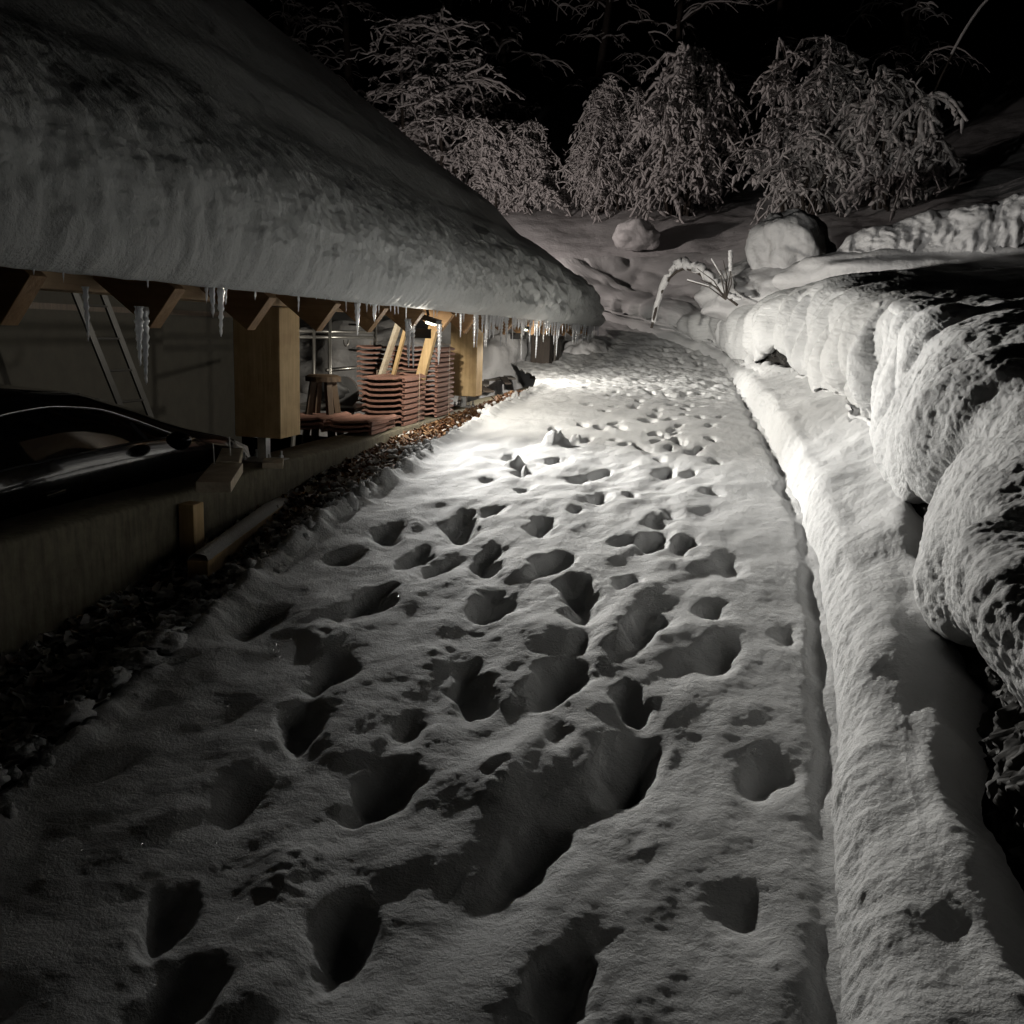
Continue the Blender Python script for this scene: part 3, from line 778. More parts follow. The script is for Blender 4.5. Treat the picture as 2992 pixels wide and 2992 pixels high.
# snow blanket on the roof
def build_roof_snow():
    ns, npf = 1100, 330
    s = np.linspace(-4.0, 18.45, ns)
    # cross-section, from the underside of the lip up to the ridge
    pts = [(-2.60, roof_z(-2.60) + .004), (-2.30, roof_z(-2.30) + .004), (-2.20, 1.745), (-2.115, 1.80), (-2.075, 1.88), (-2.055, 2.0), (-2.08, 2.18), (-2.22, 2.38), (-2.52, 2.62), (-2.9, 2.87), (-3.6, 3.38), (-4.6, 4.16), (-6.4, 5.52), (-8.4, 7.02), (-10.6, 8.65), (-11.0, 8.85), (-11.6, 8.7)]
    A = np.array(pts)
    # arc-length-ish resample, denser at the fascia
    wts = np.array([.3, .35, .45, .5, .8, .9, 1.2, 1.6, 1.4, 1.3, 1.3, 1.2, 1.0, .8, .4, .3])
    cum = np.concatenate([[0], np.cumsum(wts)]); cum /= cum[-1]
    t = np.linspace(0, 1, npf)
    tt = np.interp(t, cum, np.arange(len(pts)))
    m = len(pts); tt = np.minimum(tt, m - 1.0001); i = tt.astype(int); f = (tt - i)[:, None]
    g = lambda j: A[np.clip(j, 0, m - 1)]
    C = 0.5 * (2 * g(i) + (g(i + 1) - g(i - 1)) * f + (2 * g(i - 1) - 5 * g(i) + 4 * g(i + 1) - g(i + 2)) * f ** 2 + (3 * g(i) - g(i - 1) - 3 * g(i + 1) + g(i + 2)) * f ** 3)
    X = np.repeat(C[None, :, 0], ns, 0); Z = np.repeat(C[None, :, 1], ns, 0); Y = np.repeat(s[:, None], npf, 1)
    T = np.gradient(C, axis=0); T /= np.linalg.norm(T, axis=1)[:, None]
    NX, NZ = T[:, 1][None], -T[:, 0][None]       # outward: right and up
    up = sstep(-2.6, -4.0, C[:, 0])[None]
    fas = (1 - sstep(-2.3, -3.1, C[:, 0]))[None] * sstep(0.10, 0.17, t)[None]
    k = 0.05 * fbm(Y * .55, X * .8, 1.1, 3)
    # the sagging fold a metre up the slope, running on a slant
    fold = X + 3.05 + 0.10 * (Y - 8) * .6 + .12 * noise3(Y * .5, 0.3, 0.1)
    k = k - 0.07 * np.exp(-(fold / .28) ** 2) * up + 0.04 * np.exp(-((fold + .6) / .35) ** 2) * up
    wy_ = Y + .05 * noise3(Y * 3, Z * 5, 2.2)
    fs2 = fas * (1 - sstep(-2.15, -2.6, C[:, 0]))[None]
    k = k + fs2 * (0.015 * fbm(wy_ * 9, Z * 1.6, 3.0, 3, .55)) + fas * (0.016 * fbm(Y * 4.2, Z * 6.0, 7.0, 4, .6) + 0.014 * fbm(Y * 1.5, Z * 2.2, 9.0, 2, .5))
    k = k + (1 - fas) * 0.008 * fbm(Y * 6, X * 6, 4.4, 3) * sstep(.1, .2, t)[None]
    # heavier rolls towards the far end
    far = sstep(8.5, 11, Y) * fas
    k = k + far * (0.11 * fbm(Y * 1.5 + Z * 1.2, Z * 2.6, 21.0, 3, .55))
    k = k * sstep(0.06, .16, t)[None]
    # rounded far end
    e = np.clip((Y - 17.3) / 1.15, 0, 1)
    shrink = 1 - np.sqrt(np.maximum(0, 1 - e ** 2.2))
    thick = 0.48
    k = k - shrink * thick * sstep(0.10, .2, t)[None]
    X = X + NX * k; Z = Z + NZ * k
    # uneven lower hem
    hem = (1 - sstep(0.13, .26, t))[None] * sstep(.03, .10, t)[None]
    Z = Z + hem * (0.035 * fbm(Y * 2.2, 0 * Y + 1.5, 0.5, 3, .6) - far * 0.02)
    X = X + hem * 0.02 * fbm(Y * 7, 0 * Y + 4.5, 0.5, 3, .6)
    Z = np.maximum(Z, np.minimum(EAVE_Z + (EAVE_L - X) * PITCH, 99) + .004)
    V = np.stack([X, Y, Z], -1)
    # close the near and far faces back on the boards
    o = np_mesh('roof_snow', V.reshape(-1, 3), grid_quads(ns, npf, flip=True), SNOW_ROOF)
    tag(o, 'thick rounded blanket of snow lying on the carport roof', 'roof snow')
build_roof_snow()

# eave flood lamp, with a second flood and a gable lamp added
def flood(L, label):
    fl = empty('flood_lamp', L, label, 'lamp', 'flood lamps under the eave')
    MB().beam((L[0] - .09, L[1], L[2] + .03), (L[0] + .09, L[1], L[2] - .02), .16, .035).build('housing', BLACK, fl, bevel=.004)
    MB().beam((L[0] - .03, L[1] + .05, L[2] - .018), (L[0] + .05, L[1] + .05, L[2] - .036), .05, .03).build('lens', LENS, fl, bevel=.008)
    MB().box((L[0] - .14, L[1] - .20, L[2] - .084), (L[0] + .03, L[1] + .0, L[2] - .078)).build('added_shade', BLACK, fl)  # added plate under the bulb, keeps its glow off the near ground
    MB().box((L[0] - .10, L[1] - .215, L[2] - .150), (L[0] + .090, L[1] - .208, L[2] - .076)).build('added_barn_door', BLACK, fl)  # added plate, blocks the beam towards the lower left foreground
    MB().tube([(L[0], L[1], L[2] + .03), (L[0] - .02, L[1], L[2] + .12)], .012).build('bracket', BLACK, fl)
    settle(fl)
flood(LAMP, 'lit flood lamp under the eave between rafter tails, above the tile stacks')
flood(LAMP3, 'added farther flood lamp under the eave, behind the icicles beyond the second post')
gl = empty('added_gable_lamp', LAMP2, 'added unseen lamp on the far gable of the carport, lighting the hillside', 'lamp')
MB().box((LAMP2[0] - .12, LAMP2[1] - .06, LAMP2[2] - .12), (LAMP2[0] + .12, LAMP2[1] + .08, LAMP2[2] + .12)).build('housing', BLACK, gl, bevel=.01)
MB().box((LAMP2[0] - .10, LAMP2[1] + .083, LAMP2[2] - .10), (LAMP2[0] + .10, LAMP2[1] + .10, LAMP2[2] + .10)).build('lens', LENS, gl)
MB().beam((LAMP2[0], 18.06, LAMP2[2]), (LAMP2[0], LAMP2[1] - .06, LAMP2[2]), .05, .05).build('arm', BLACK, gl)
settle(gl)

# ------------------------------------------------------------------ icicles
def icicle_mesh(L, r0, seed):
    rr = random.Random(seed)
    n, m = 9, max(8, int(L / .012))
    V, F = [], []
    ox = oy = 0
    for i in range(m + 1):
        t = i / m
        r = r0 * ((1 - t) ** .75 * .85 + .16) * (1 + .22 * math.sin(i * 2.2 + seed) + rr.uniform(-.14, .14))
        if i == m: r *= .35
        ox += rr.uniform(-.0008, .0008); oy += rr.uniform(-.0008, .0008)
        for k in range(n):
            a = 2 * math.pi * k / n
            rk = r * (1 + .12 * math.sin(3 * a + seed + t * 6))
            V.append((ox + rk * math.cos(a), oy + rk * math.sin(a), -L * t))
    for i in range(m):
        for k in range(n):
            k2 = (k + 1) % n
            F.append((i*n+k, (i+1)*n+k, (i+1)*n+k2, i*n+k2))
    F.append(tuple(range(n))); F.append(tuple(range((m+1)*n-1, m*n-1, -1)))
    me = bpy.data.meshes.new('icicle')
    me.from_pydata(V, [], F); me.materials.append(ICE)
    me.polygons.foreach_set('use_smooth', np.ones(len(me.polygons), dtype=bool))
    return me
_ice_n = [0]
def icicle(x, y, z0, z1, r, label, group='icicles hanging from the eave'):
    _ice_n[0] += 1
    me = icicle_mesh(z0 - z1, r * 1.35, _ice_n[0] * 1.37)
    o = bpy.data.objects.new('icicle', me); col.objects.link(o)
    o.location = (x, y, z0 + .01)
    o.rotation_euler = (random.uniform(-.02, .02), random.uniform(-.02, .02), random.uniform(0, 6))
    return tag(o, label, 'icicle', group)
NAMED = [
 (-2.30, 3.18, 1.70, 1.50, .009, 'thin lone icicle farthest left, hanging before the dark rear wall'),
 (-2.30, 3.51, 1.64, 1.40, .013, 'shorter of the two long icicles on the rafter tip above the car'),
 (-2.34, 3.61, 1.64, 1.318, .014, 'longest left icicle, on the rafter tip above the black car'),
 (-2.20, 3.92, 1.76, 1.606, .012, 'left icicle of the bright pair just left of the nearest post'),
 (-2.20, 3.99, 1.76, 1.522, .013, 'longer right icicle of the bright pair left of the nearest post'),
 (-2.20, 3.87, 1.76, 1.667, .006, 'stubby icicle left of the bright pair near the first post'),
 (-2.20, 4.04, 1.76, 1.666, .006, 'stubby icicle right of the bright pair near the first post'),
 (-2.20, 5.66, 1.77, 1.597, .010, 'shorter icicle before the steel rack, left of a longer one'),
 (-2.20, 5.70, 1.77, 1.533, .012, 'long icicle before the steel rack seen against the snow heap'),
 (-2.20, 5.99, 1.77, 1.622, .014, 'short thick icicle at the right upright of the steel rack'),
 (-2.31, 7.04, 1.66, 1.289, .016, 'thick long icicle, left of the pair before the leaning boards'),
 (-2.31, 7.15, 1.66, 1.281, .013, 'slender long icicle, right of the pair before the leaning boards'),
 (-2.31, 6.99, 1.66, 1.50, .010, 'short icicle clinging left of the thick one before the leaning boards'),
 (-2.33, 7.95, 1.64, 1.285, .016, 'long bright icicle before the taller tile stack'),
 (-2.20, 8.17, 1.79, 1.523, .011, 'long icicle hanging just in front of the second post'),
 (-2.20, 8.25, 1.79, 1.658, .008, 'short icicle right of the long one at the second post'),
 (-2.20, 8.01, 1.79, 1.697, .008, 'tiny icicle left of the long one at the second post'),
]
for a in NAMED: icicle(*a)
rr = random.Random(3)
def eave_edge_z(s): return 1.775
# bright bunch right of the second post
for i in range(16):
    s = 8.75 + i * .085 + rr.uniform(-.02, .02)
    L = rr.choice([.10, .14, .2, .26, .34])
    icicle(-2.19 + rr.uniform(-.03, .02), s, 1.79, 1.77 - L, rr.uniform(.011, .017), 'white icicle in the bright bunch just right of the second post')
for i in range(95):
    s = 10.1 + 8.0 * (i / 95) + rr.uniform(-.03, .03)
    L = rr.choice([.07, .10, .13, .16, .22, .30]) * (1.0 if s < 13 else 1.15)
    if i in (9, 22, 37): L = .50
    icicle(-2.19 + rr.uniform(-.04, .03), s, 1.80, 1.77 - L, rr.uniform(.009, .015), 'icicle in the dense fringe under the far end of the eave')
for s in [2.75, 2.9, 3.3, 3.4, 4.25, 4.33, 4.81, 5.05, 5.12, 5.2, 5.45, 5.8, 5.86, 6.05, 6.3, 6.36, 6.42, 6.6, 6.66, 7.3, 7.4, 7.48]:
    L = rr.uniform(.03, .12)
    icicle(-2.19 + rr.uniform(-.02, .02), s, 1.79, 1.77 - L, rr.uniform(.004, .007), 'tiny thin icicle along the near part of the eave')

# ------------------------------------------------------------------ roof tile bundles
def tile_mesh(w, d):
    """interlocking clay tile: w across (x, towards -x), d along y"""
    prof = []
    n = 26
    for i in range(n + 1):
        t = i / n
        z = 0.012 * math.exp(-((t - .12) / .07) ** 2) + 0.007 * math.sin(t * math.pi * 2 * 1.0 + .4) * .8 + .010 * math.exp(-((t - .93) / .05) ** 2)
        prof.append((-w * t, z))
    V, F = [], []
    ys = [0, .03, .06, d * .5, d - .05, d - .02, d]
    for j, y in enumerate(ys):
        lift = [.0, .002, 0, 0, 0, .004, .002][j]
        for x, z in prof: V.append((x, y, z + .02 + lift))
        for x, z in prof: V.append((x, y, z + .004))
    m = n + 1
    for j in range(len(ys) - 1):
        a, b = j * 2 * m, (j + 1) * 2 * m
        for i in range(n):
            F.append((a + i, b + i, b + i + 1, a + i + 1)); F.append((a + m + i, a + m + i + 1, b + m + i + 1, b + m + i))
        F.append((a, a + m, b + m, b)); F.append((a + n, b + n, b + m + n, a + m + n))
    for a, fl_ in ((0, 0), ((len(ys) - 1) * 2 * m, 1)):
        for i in range(n):
            q = (a + i, a + i + 1, a + m + i + 1, a + m + i); F.append(q if not fl_ else q[::-1])
    o = MB().add(V, F)
    # thick road-side edge with rounded nose at the far end
    o.box((-.022, .0, -.006), (.002, d * .60, .022))
    o.box((-.018, d * .60, .002), (-.002, d * .70, .020))
    o.tube([(-.010, d * .70, .012), (-.010, d * .98, .012), (-.010, d + .01, .012)], [.012, .012, .008], 8)
    me = bpy.data.meshes.new('roof_tile'); me.from_pydata(o.v, [], o.f); me.materials.append(CLAY)
    return me
TM = tile_mesh(.39, .62)
def bundle(x, y, z, n, pitch, label, strap=True):
    e = empty('roof_tile_bundle', (x, y, z), label, 'roof tiles', 'bundled stacks of clay roof tiles')
    for i in range(n):
        o = bpy.data.objects.new('tile', TM); col.objects.link(o); o.parent = e
        o.location = (random.uniform(-.005, .003), random.uniform(-.006, .006), i * pitch + .012)
        o.rotation_euler = (0, 0, random.uniform(-.008, .008))
    if strap:
        H = n * pitch + .028
        b = MB(); w = .006
        b.box((.006, .40, -.002), (.009, .40 + w, H)); b.box((-.40, .40, H), (.009, .40 + w, H + .002)); b.box((-.403, .40, -.002), (-.40, .40 + w, H))
        b.build('strap', STRAP, e)
    return e
bundle(-2.62, 7.90, .746, 9, .0485, 'lower strapped stack of red clay roof tiles beside the flat pile')
bundle(-2.62, 8.90, .746, 14, .0485, 'taller strapped stack of red clay roof tiles before the second post')
bundle(-3.06, 8.90, .746, 14, .0485, 'tile stack standing inside, behind the taller strapped stack')
for i, (x, lab) in enumerate(((-2.62, 'right'), (-3.03, 'left'))):
    for k in range(3 if i == 0 else 3):
        o = bpy.data.objects.new('roof_tile', TM); col.objects.link(o)
        o.location = (x + random.uniform(-.01, .01), 7.08 + random.uniform(-.02, .02), .76 + k * .036)
        o.rotation_euler = (0, 0, random.uniform(-.03, .03))
        tag(o, '%s loose clay tile in the %s column of the low flat pile on the wall' % (('bottom', 'middle', 'topmost')[k], ('road-side', 'inner')[i]), 'roof tile', 'loose clay roof tiles in the flat pile')

# ------------------------------------------------------------------ boards and small timber
def plank(name, p, q, w, h, mat, label, cat='board', group=None, up=(0, 0, 1), bevel=.003):
    o = MB().beam(p, q, w, h, up).build(name, mat, bevel=bevel)
    return tag(o, label, cat, group)
plank('leaning_board', (-3.32, 8.74, .6), (-2.95, 8.74, 1.69), .03, .13, WOOD_PALE, 'wide pale board leaning left of the brace, behind the icicle pair', up=(0, 1, 0))
plank('leaning_board', (-3.18, 8.80, .6), (-2.89, 8.80, 1.69), .03, .06, WOOD_Z, 'narrow yellowish board leaning right against the wide pale board', up=(0, 1, 0))
plank('leaning_brace', (-2.83, 8.72, .75), (-2.60, 8.72, 1.66), .085, .085, WOOD_Z, 'square brace leaning between the two strapped tile stacks', 'brace', up=(0, 1, 0))
# formwork board lying over the wall, with nails
fb = empty('formwork_board', (-2.7, 4.8, .78), 'pale notched formwork board with two upright nails, lying across the wall', 'board')
b = MB()
b.beam((-2.40, 4.24, .785), (-2.66, 4.86, .785), .17, .055); b.beam((-2.665, 4.87, .792), (-2.93, 5.42, .792), .13, .055)
b.build('board', WOOD_PALE, fb, bevel=.004)
for (x, y) in ((-2.78, 4.82), (-2.86, 5.15)):
    MB().tube([(x + .09, y - .05, .80), (x + .085, y - .05, .93)], .0035, 6).build('nail', DARK_STEEL, fb)
settle(fb)
plank('wood_block', (-2.53, 5.16, .765), (-2.62, 5.36, .765), .12, .035, WOOD_PALE, 'small wood offcut on the wall edge below the nearest post foot', 'offcut')
plank('wooden_stake', (-2.545, 4.27, .30), (-2.545, 4.27, .69), .085, .10, WOOD_Z, 'short upright stake against the wall face below the formwork board', 'stake', up=(0, 1, 0))
bm = empty('squared_timber', (-2.4, 4.6, .45), 'squared timber lying among the leaves with snow along its top', 'timber')
MB().beam((-2.33, 3.95, .43), (-2.58, 5.50, .485), .10, .10).build('timber', WOOD_Z, bm, bevel=.004)
n = 90; V = []
for i in range(n):
    t = i / (n - 1); c = Vector((-2.33, 3.96, .483)).lerp(Vector((-2.553, 5.34, .534)), t)
    hh = .030 * (1 - .8 * float(sstep(.8, 1, np.array(t))))
    for a in (-.052, -.045, -.02, .01, .038, .048):
        z = (0 if abs(a) > .046 else hh * (1 - (abs(a) / .055) ** 3)) + .004 * float(noise3(i * .5, a * 60, 1.0))
        V.append((c.x + a, c.y + a * .16, c.z + z - (.004 if abs(a) > .046 else 0)))
np_mesh('snow_cap', np.array(V), grid_quads(n, 6, flip=True), SNOW, bm)
settle(bm)
# debris planks beyond the second post
rr = random.Random(9)
for i in range(9):
    y = 11.0 + i * .38; a = rr.uniform(-.5, .5)
    p = (-2.75 - rr.uniform(0, .5), y, .76 + .03 * i * .6); q = (p[0] + .5 * math.sin(a) - .2, y + rr.uniform(.8, 1.5), p[2] + rr.uniform(-.02, .05))
    plank('scrap_board', p, q, rr.uniform(.08, .16), .025, WOOD_GREY if i % 3 else WOOD_DARK, 'dark scrap board in the heap on the wall beyond the second post', 'board', 'scrap boards heaped beyond the second post')
plank('panel_board', (-2.58, 15.85, .8), (-2.58, 15.85, 1.50), .5, .03, WOOD_GREY, 'grey upright board standing beside the farthest post', up=(1, 0, 0))

# ------------------------------------------------------------------ things inside the carport
rk = empty('steel_rack', (-4.0, 10.0, -.45), 'tubular steel rack standing empty inside the carport behind the stool', 'rack')
for y in (9.12, 9.53, 10.92): MB().tube([(-4.0, y, -.45), (-4.0, y, 1.95)], .020, 8).build('upright', DARK_STEEL, rk, smooth=True)
for z in (1.535, 1.475): MB().tube([(-4.02, 8.7, z), (-4.02, 11.0, z)], .018, 8).build('crossbar', DARK_STEEL, rk, smooth=True)
MB().tube([(-4.02, 9.5, 1.13), (-4.02, 11.0, 1.13)], .022, 8).build('crossbar', DARK_STEEL, rk, smooth=True)
for z in (1.62, 1.30): MB().tube([(-4.0, 10.92, z), (-4.6, 11.6, z)], .014, 8).build('side_bar', DARK_STEEL, rk, smooth=True)
b = MB(); b.tube([(-3.99 + 0, 9.97 + .07 * math.cos(t), 1.45 + .07 * math.sin(t)) for t in np.linspace(math.pi, 2 * math.pi, 9)], .010, 6); b.build('hook', DARK_STEEL, rk)
settle(rk)
WOOD_DIM = wood_material('dimmed_wood', (0.05, 0.03, 0.015), (0.12, 0.08, 0.045), 'z')  # stool wood darkened, the dim carport put into its colour
st = empty('round_stool', (-3.25, 7.6, -.45), 'round wooden stool with splayed legs behind the flat tile pile', 'stool')
b = MB(); b.tube([(-3.25, 7.6, 1.13), (-3.25, 7.6, 1.17), (-3.25, 7.6, 1.185)], [.15, .15, .12], 20); b.build('seat', WOOD_DIM, st)
for dx, dy in ((.22, -.18), (-.22, -.18), (.22, .18), (-.22, .18)):
    MB().beam((-3.25 + dx * .3, 7.6 + dy * .3, 1.13), (-3.25 + dx * 1.1, 7.6 + dy * 1.1, -.45), .05, .05).build('leg', WOOD_DIM, st)
settle(st)
# grinder-like bench machine: cast body, wheel, tray
mc = empty('workshop_saw', (-3.4, 8.3, -.45), 'snow speckled bench saw with dark body behind the stool', 'saw')
V, Q = blob((-3.55, 8.5, 1.0), (.17, .14, .12), 4.4, 24, 16, .25, 2); np_mesh('motor', V, Q, BLACK, mc)
MB().box((-3.85, 8.2, .82), (-3.2, 8.75, .86)).build('table', DARK_STEEL, mc, bevel=.006)
for dx, dy in ((-.28, -.22), (.28, -.22), (-.28, .22), (.28, .22)):
    MB().tube([(-3.53 + dx, 8.48 + dy, .82), (-3.53 + dx * 1.3, 8.48 + dy * 1.3, -.45)], .022, 8).build('leg', DARK_STEEL, mc)
MB().tube([(-3.42, 8.46, .98), (-3.42, 8.50, .98)], .15, 24).build('blade', STEEL, mc)
settle(mc)
ld = empty('ladder', (-4.9, 7.2, -.45), 'aluminium ladder leaning in the dark corner above the black car', 'ladder')
for off in (0, .38):
    MB().beam((-4.9, 7.9 + off, -.45), (-5.3, 6.9 + off, 2.3), .03, .05).build('rail', DIM_METAL, ld)
for k in range(9):
    t = .08 + k * .1
    MB().tube([(-4.9 - .4 * t, 7.9 - t, -.45 + 2.75 * t), (-4.9 - .4 * t, 8.28 - t, -.45 + 2.75 * t)], .012, 6).build('rung', DIM_METAL, ld)
settle(ld)

# ------------------------------------------------------------------ black car
def build_car():
    car = empty('parked_car', (-4.4, 5.2, -.45), 'glossy black car parked in the dark carport behind the concrete wall', 'car')
    zf = -.45
    # side outline along y: (y, beltline z, roof z, half width at belt, half width at roof)
    st = [(2.75, .42, .42, .70, .60), (2.95, .60, .62, .80, .62), (3.4, .72, .80, .86, .60), (3.9, .76, 1.02, .88, .58), (4.4, .78, 1.12, .88, .60), (4.9, .79, 1.14, .88, .61),
          (5.4, .80, 1.10, .88, .61), (5.9, .80, .98, .88, .60), (6.3, .78, .83, .87, .66), (6.8, .70, .72, .85, .68), (7.2, .58, .60, .80, .62), (7.4, .38, .40, .70, .55)]
    cx = -4.50
    V = []; n = 17
    S = np.array(st); yy = np.linspace(2.75, 7.4, 60)
    cols = [np.interp(yy, S[:, 0], S[:, k]) for k in range(1, 5)]
    for j, y in enumerate(yy):
        bz, rz, bw, rw = (c[j] for c in cols)
        sec = [(bw * .86, zf + .22), (bw * .98, zf + .35), (bw * 1.0, zf + .70), (bw * .985, bz - .12), (bw * .95, bz), (bw * .5 + rw * .5, bz + (rz - bz) * .55), (rw, bz + (rz - bz) * .9), (rw * .8, rz + .02), (0, rz + .045)]
        full = sec + [(-a, c) for a, c in sec[-2::-1]]
        for a, c in full: V.append((cx + a, y, c))
    o = np_mesh('body', np.array(V), grid_quads(60, n), CAR_PAINT, car)
    # side window (glass) sits proud of the body, with a bright trim along its arch
    def side(y, f):
        bz, rz, bw, rw = (float(np.interp(y, S[:, 0], S[:, k])) for k in range(1, 5))
        if f < .55: t = f / .55; a = bw * .95 + (bw * .5 + rw * .5 - bw * .95) * t
        else: t = (f - .55) / .35; a = (bw * .5 + rw * .5) + (rw - bw * .5 - rw * .5) * t
        return Vector((cx + a + .008, y, bz + (rz - bz) * f))
    Vw = []; m = 30; ys = np.linspace(3.75, 6.0, m)
    for y in ys:
        e = max(0.04, 1 - abs((y - 4.87) / 1.14) ** 3) * .80
        for f in np.linspace(0.04, e, 8): Vw.append(side(y, f))
    np_mesh('side_window', np.array([tuple(v) for v in Vw]), grid_quads(m, 8), CAR_GLASS, car)
    arch = [side(y, max(0.04, 1 - abs((y - 4.87) / 1.14) ** 3) * .80) + Vector((.004, 0, 0)) for y in ys]
    MB().tube(arch, .005, 6).build('window_trim', CHROME, car, smooth=True)
    MB().tube([side(y, .02) + Vector((.006, 0, 0)) for y in ys], .005, 6).build('window_trim', BLACK, car, smooth=True)
    MB().beam(side(5.62, .03), side(5.55, .45), .012, .03).build('window_pillar', BLACK, car)
    V, Q = blob((cx + 1.0, 5.75, .80), (.09, .06, .065), 2.0, 20, 14, .08, 1); mi = np_mesh('door_mirror', V, Q, CAR_PAINT, car)
    for y in (4.55,):
        MB().beam((cx + .895, y, .60), (cx + .895, y + .16, .61), .02, .022).build('door_handle', CHROME, car, bevel=.004)
    for y in (3.55, 6.55):
        for sx in (1, -1):
            w = MB().tube([(cx + sx * .70, y, zf + .31), (cx + sx * .895, y, zf + .31)], .31, 28).build('wheel', BLACK, car)
            MB().tube([(cx + sx * .89, y, zf + .31), (cx + sx * .90, y, zf + .31)], .20, 20).build('rim', STEEL, w)
    MB().beam((cx + .55, 7.30, .30), (cx + .68, 7.22, .30), .12, .10).build('headlight', CAR_GLASS, car, bevel=.01)
    MB().beam((cx - .55, 7.30, .30), (cx - .68, 7.22, .30), .12, .10).build('headlight', CAR_GLASS, car, bevel=.01)
    settle(car)
build_car()

# ------------------------------------------------------------------ snow mounds and snow-covered things on the slope
def lump(name, c, r, seed, label, cat, mat=SNOW_FAR, amp=.3, f=1.5, kind=None, nu=90, nv=60, streak=0.0):
    V, Q = blob((0, 0, 0), r, seed, nu, nv, amp, f)
    if streak:
        d = V / (np.linalg.norm(V, axis=1)[:, None] + 1e-9)
        V = V + d * (streak * fbm(V[:, 0] * 6, V[:, 1] * 6, V[:, 2] * 1.5, 3, .6))[:, None]
    V = V + d0(V)
    o = np_mesh(name, V, Q, mat); o.location = c
    if kind: return tag(o, kind=kind)
    return tag(o, label, cat)
def d0(V): return 0.02 * np.stack([fbm(V[:, 0] * 4, V[:, 1] * 4, V[:, 2] * 4 + k, 3) for k in (0, 9, 18)], -1)
lump('snow_covered_boulder', (1.15, 15.2, 2.85), (.66, .8, .62), 3.3, 'rounded snow-covered boulder on the slope above the bank', 'boulder', streak=.03, amp=.42, f=.85, nu=160, nv=100)
lump('snow_heap', (1.25, 15.5, 2.30), (1.5, 1.3, .62), 5.1, '', '', kind='structure', amp=.15, nu=140, nv=80)
lump('snow_heap', (3.6, 13.6, 2.45), (2.6, 1.2, .55), 25.1, '', '', kind='structure', amp=.15, nu=160, nv=80)
lump('snow_covered_boulder', (-1.95, 22.6, 3.85), (.5, .45, .36), 8.1, 'small snow-capped boulder alone on the open hillside below the trees', 'boulder', amp=.30, f=.8)
lump('snow_heap', (-5.6, 14.8, .75), (1.6, 1.1, .95), 12.4, '', '', kind='structure')
lump('snow_heap', (-3.9, 15.9, .65), (1.0, 1.3, 1.25), 15.4, '', '', kind='structure', streak=.06)
lump('snow_heap', (-2.25, 16.9, 1.1), (.42, .5, .45), 19.4, '', '', kind='structure', amp=.2)
# hanging snow on a hedge to the upper right
V, Q = [], []
nn, mm = 260, 90
xx = np.linspace(1.45, 7.5, nn)
for i, x in enumerate(xx):
    pass
X = np.repeat(xx[:, None], mm, 1); tt = np.linspace(0, 1, mm)[None]
yb = 13.2 - .25 * (X - 1.4)
zb = np.interp(xx, [1.4, 2, 3, 5, 7.5], [2.56, 2.66, 2.76, 3.2, 3.7])[:, None]
h = np.interp(xx, [1.4, 1.6, 2.2, 3, 5, 7.5], [.05, .38, .5, .58, .7, .8])[:, None]
a = tt * math.pi * .9
Y = yb - .42 * np.sin(a) ** .7 * (h / .6) + tt * 1.3
Z = zb + h * np.sin(np.minimum(a, math.pi / 2)) - .25 * np.maximum(0, tt - .6)
st_ = (1 - sstep(.3, .7, tt))
Y = Y - .12 * st_ * fbm(X * 2.1 + .4 * noise3(X * 3, Z * 3, 1.1), Z * 1.5, 3.0, 5, .62) + .04 * fbm(X * 11, Z * 6, 4.0, 3)
Z = Z + .05 * fbm(X * 2, Y * 2, 2.0, 3) - (1 - sstep(0, .15, tt)) * .10 * (.5 + 1.5 * fbm(X * 2.7, 0 * X, 2, 5, .65))
o = np_mesh('snow_covered_hedge', np.stack([X, Y, Z], -1).reshape(-1, 3), grid_quads(nn, mm), SNOW_FAR)
tag(o, 'low hedge buried under hanging snow at the upper right', 'hedge')
# arching branch loaded with snow, and the bare twig fan beside it
def snow_tube(pts, rad, seed, n=10):
    """uneven tube of snow riding on a branch"""
    pts = np.array(pts, float); m = len(pts)
    T = np.gradient(pts, axis=0); T /= np.linalg.norm(T, axis=1)[:, None] + 1e-9
    A = np.cross(T, [0.11, .23, .97]); A /= np.linalg.norm(A, axis=1)[:, None] + 1e-9
    B = np.cross(T, A)
    k = np.arange(n) * 2 * np.pi / n
    rad = np.asarray(rad, float) * np.ones(m)
    r = rad[:, None] * (1 + .35 * noise3(np.arange(m)[:, None] * .7 + seed, np.cos(k)[None] * 1.2, np.sin(k)[None] * 1.2))
    V = pts[:, None] + r[..., None] * (A[:, None] * np.cos(k)[None, :, None] + B[:, None] * np.sin(k)[None, :, None])
    i = np.arange(m * n).reshape(m, n); j = np.roll(i, -1, 1)
    Q = np.stack([i[:-1], i[1:], j[1:], j[:-1]], -1).reshape(-1, 4)
    return V.reshape(-1, 3), Q
ab = empty('bent_branch', (-.8, 15.2, 1.7), 'branch bent into an arch under thick snow beside the twig fan', 'branch')
t = np.linspace(0, 1, 40)
P = np.stack([-.98 + 1.25 * t ** 1.1, 15.0 - 1.0 * t, 1.80 + .85 * np.sin(np.pi * t ** .75) * (1 - .35 * t) + .35 * t], -1)
V, Q = snow_tube(P + .02 * RNG.normal(size=P.shape), .052 * (.62 + .6 * np.sin(np.pi * t)) * (1 + .35 * RNG.normal(size=40).clip(-1.2, 1.2)), 3.0, 16); np_mesh('snow', V, Q, SNOW_FAR, ab)
MB().tube([tuple(p - np.array([0, 0, .07])) for p in P[::3]], .02, 6).build('branch', BARK, ab)
settle(ab)
tf = empty('bare_twigs', (.08, 13.2, 2.1), 'fan of bare dark twigs tipped with snow above the right bank', 'twigs')
b = MB(); parts = []
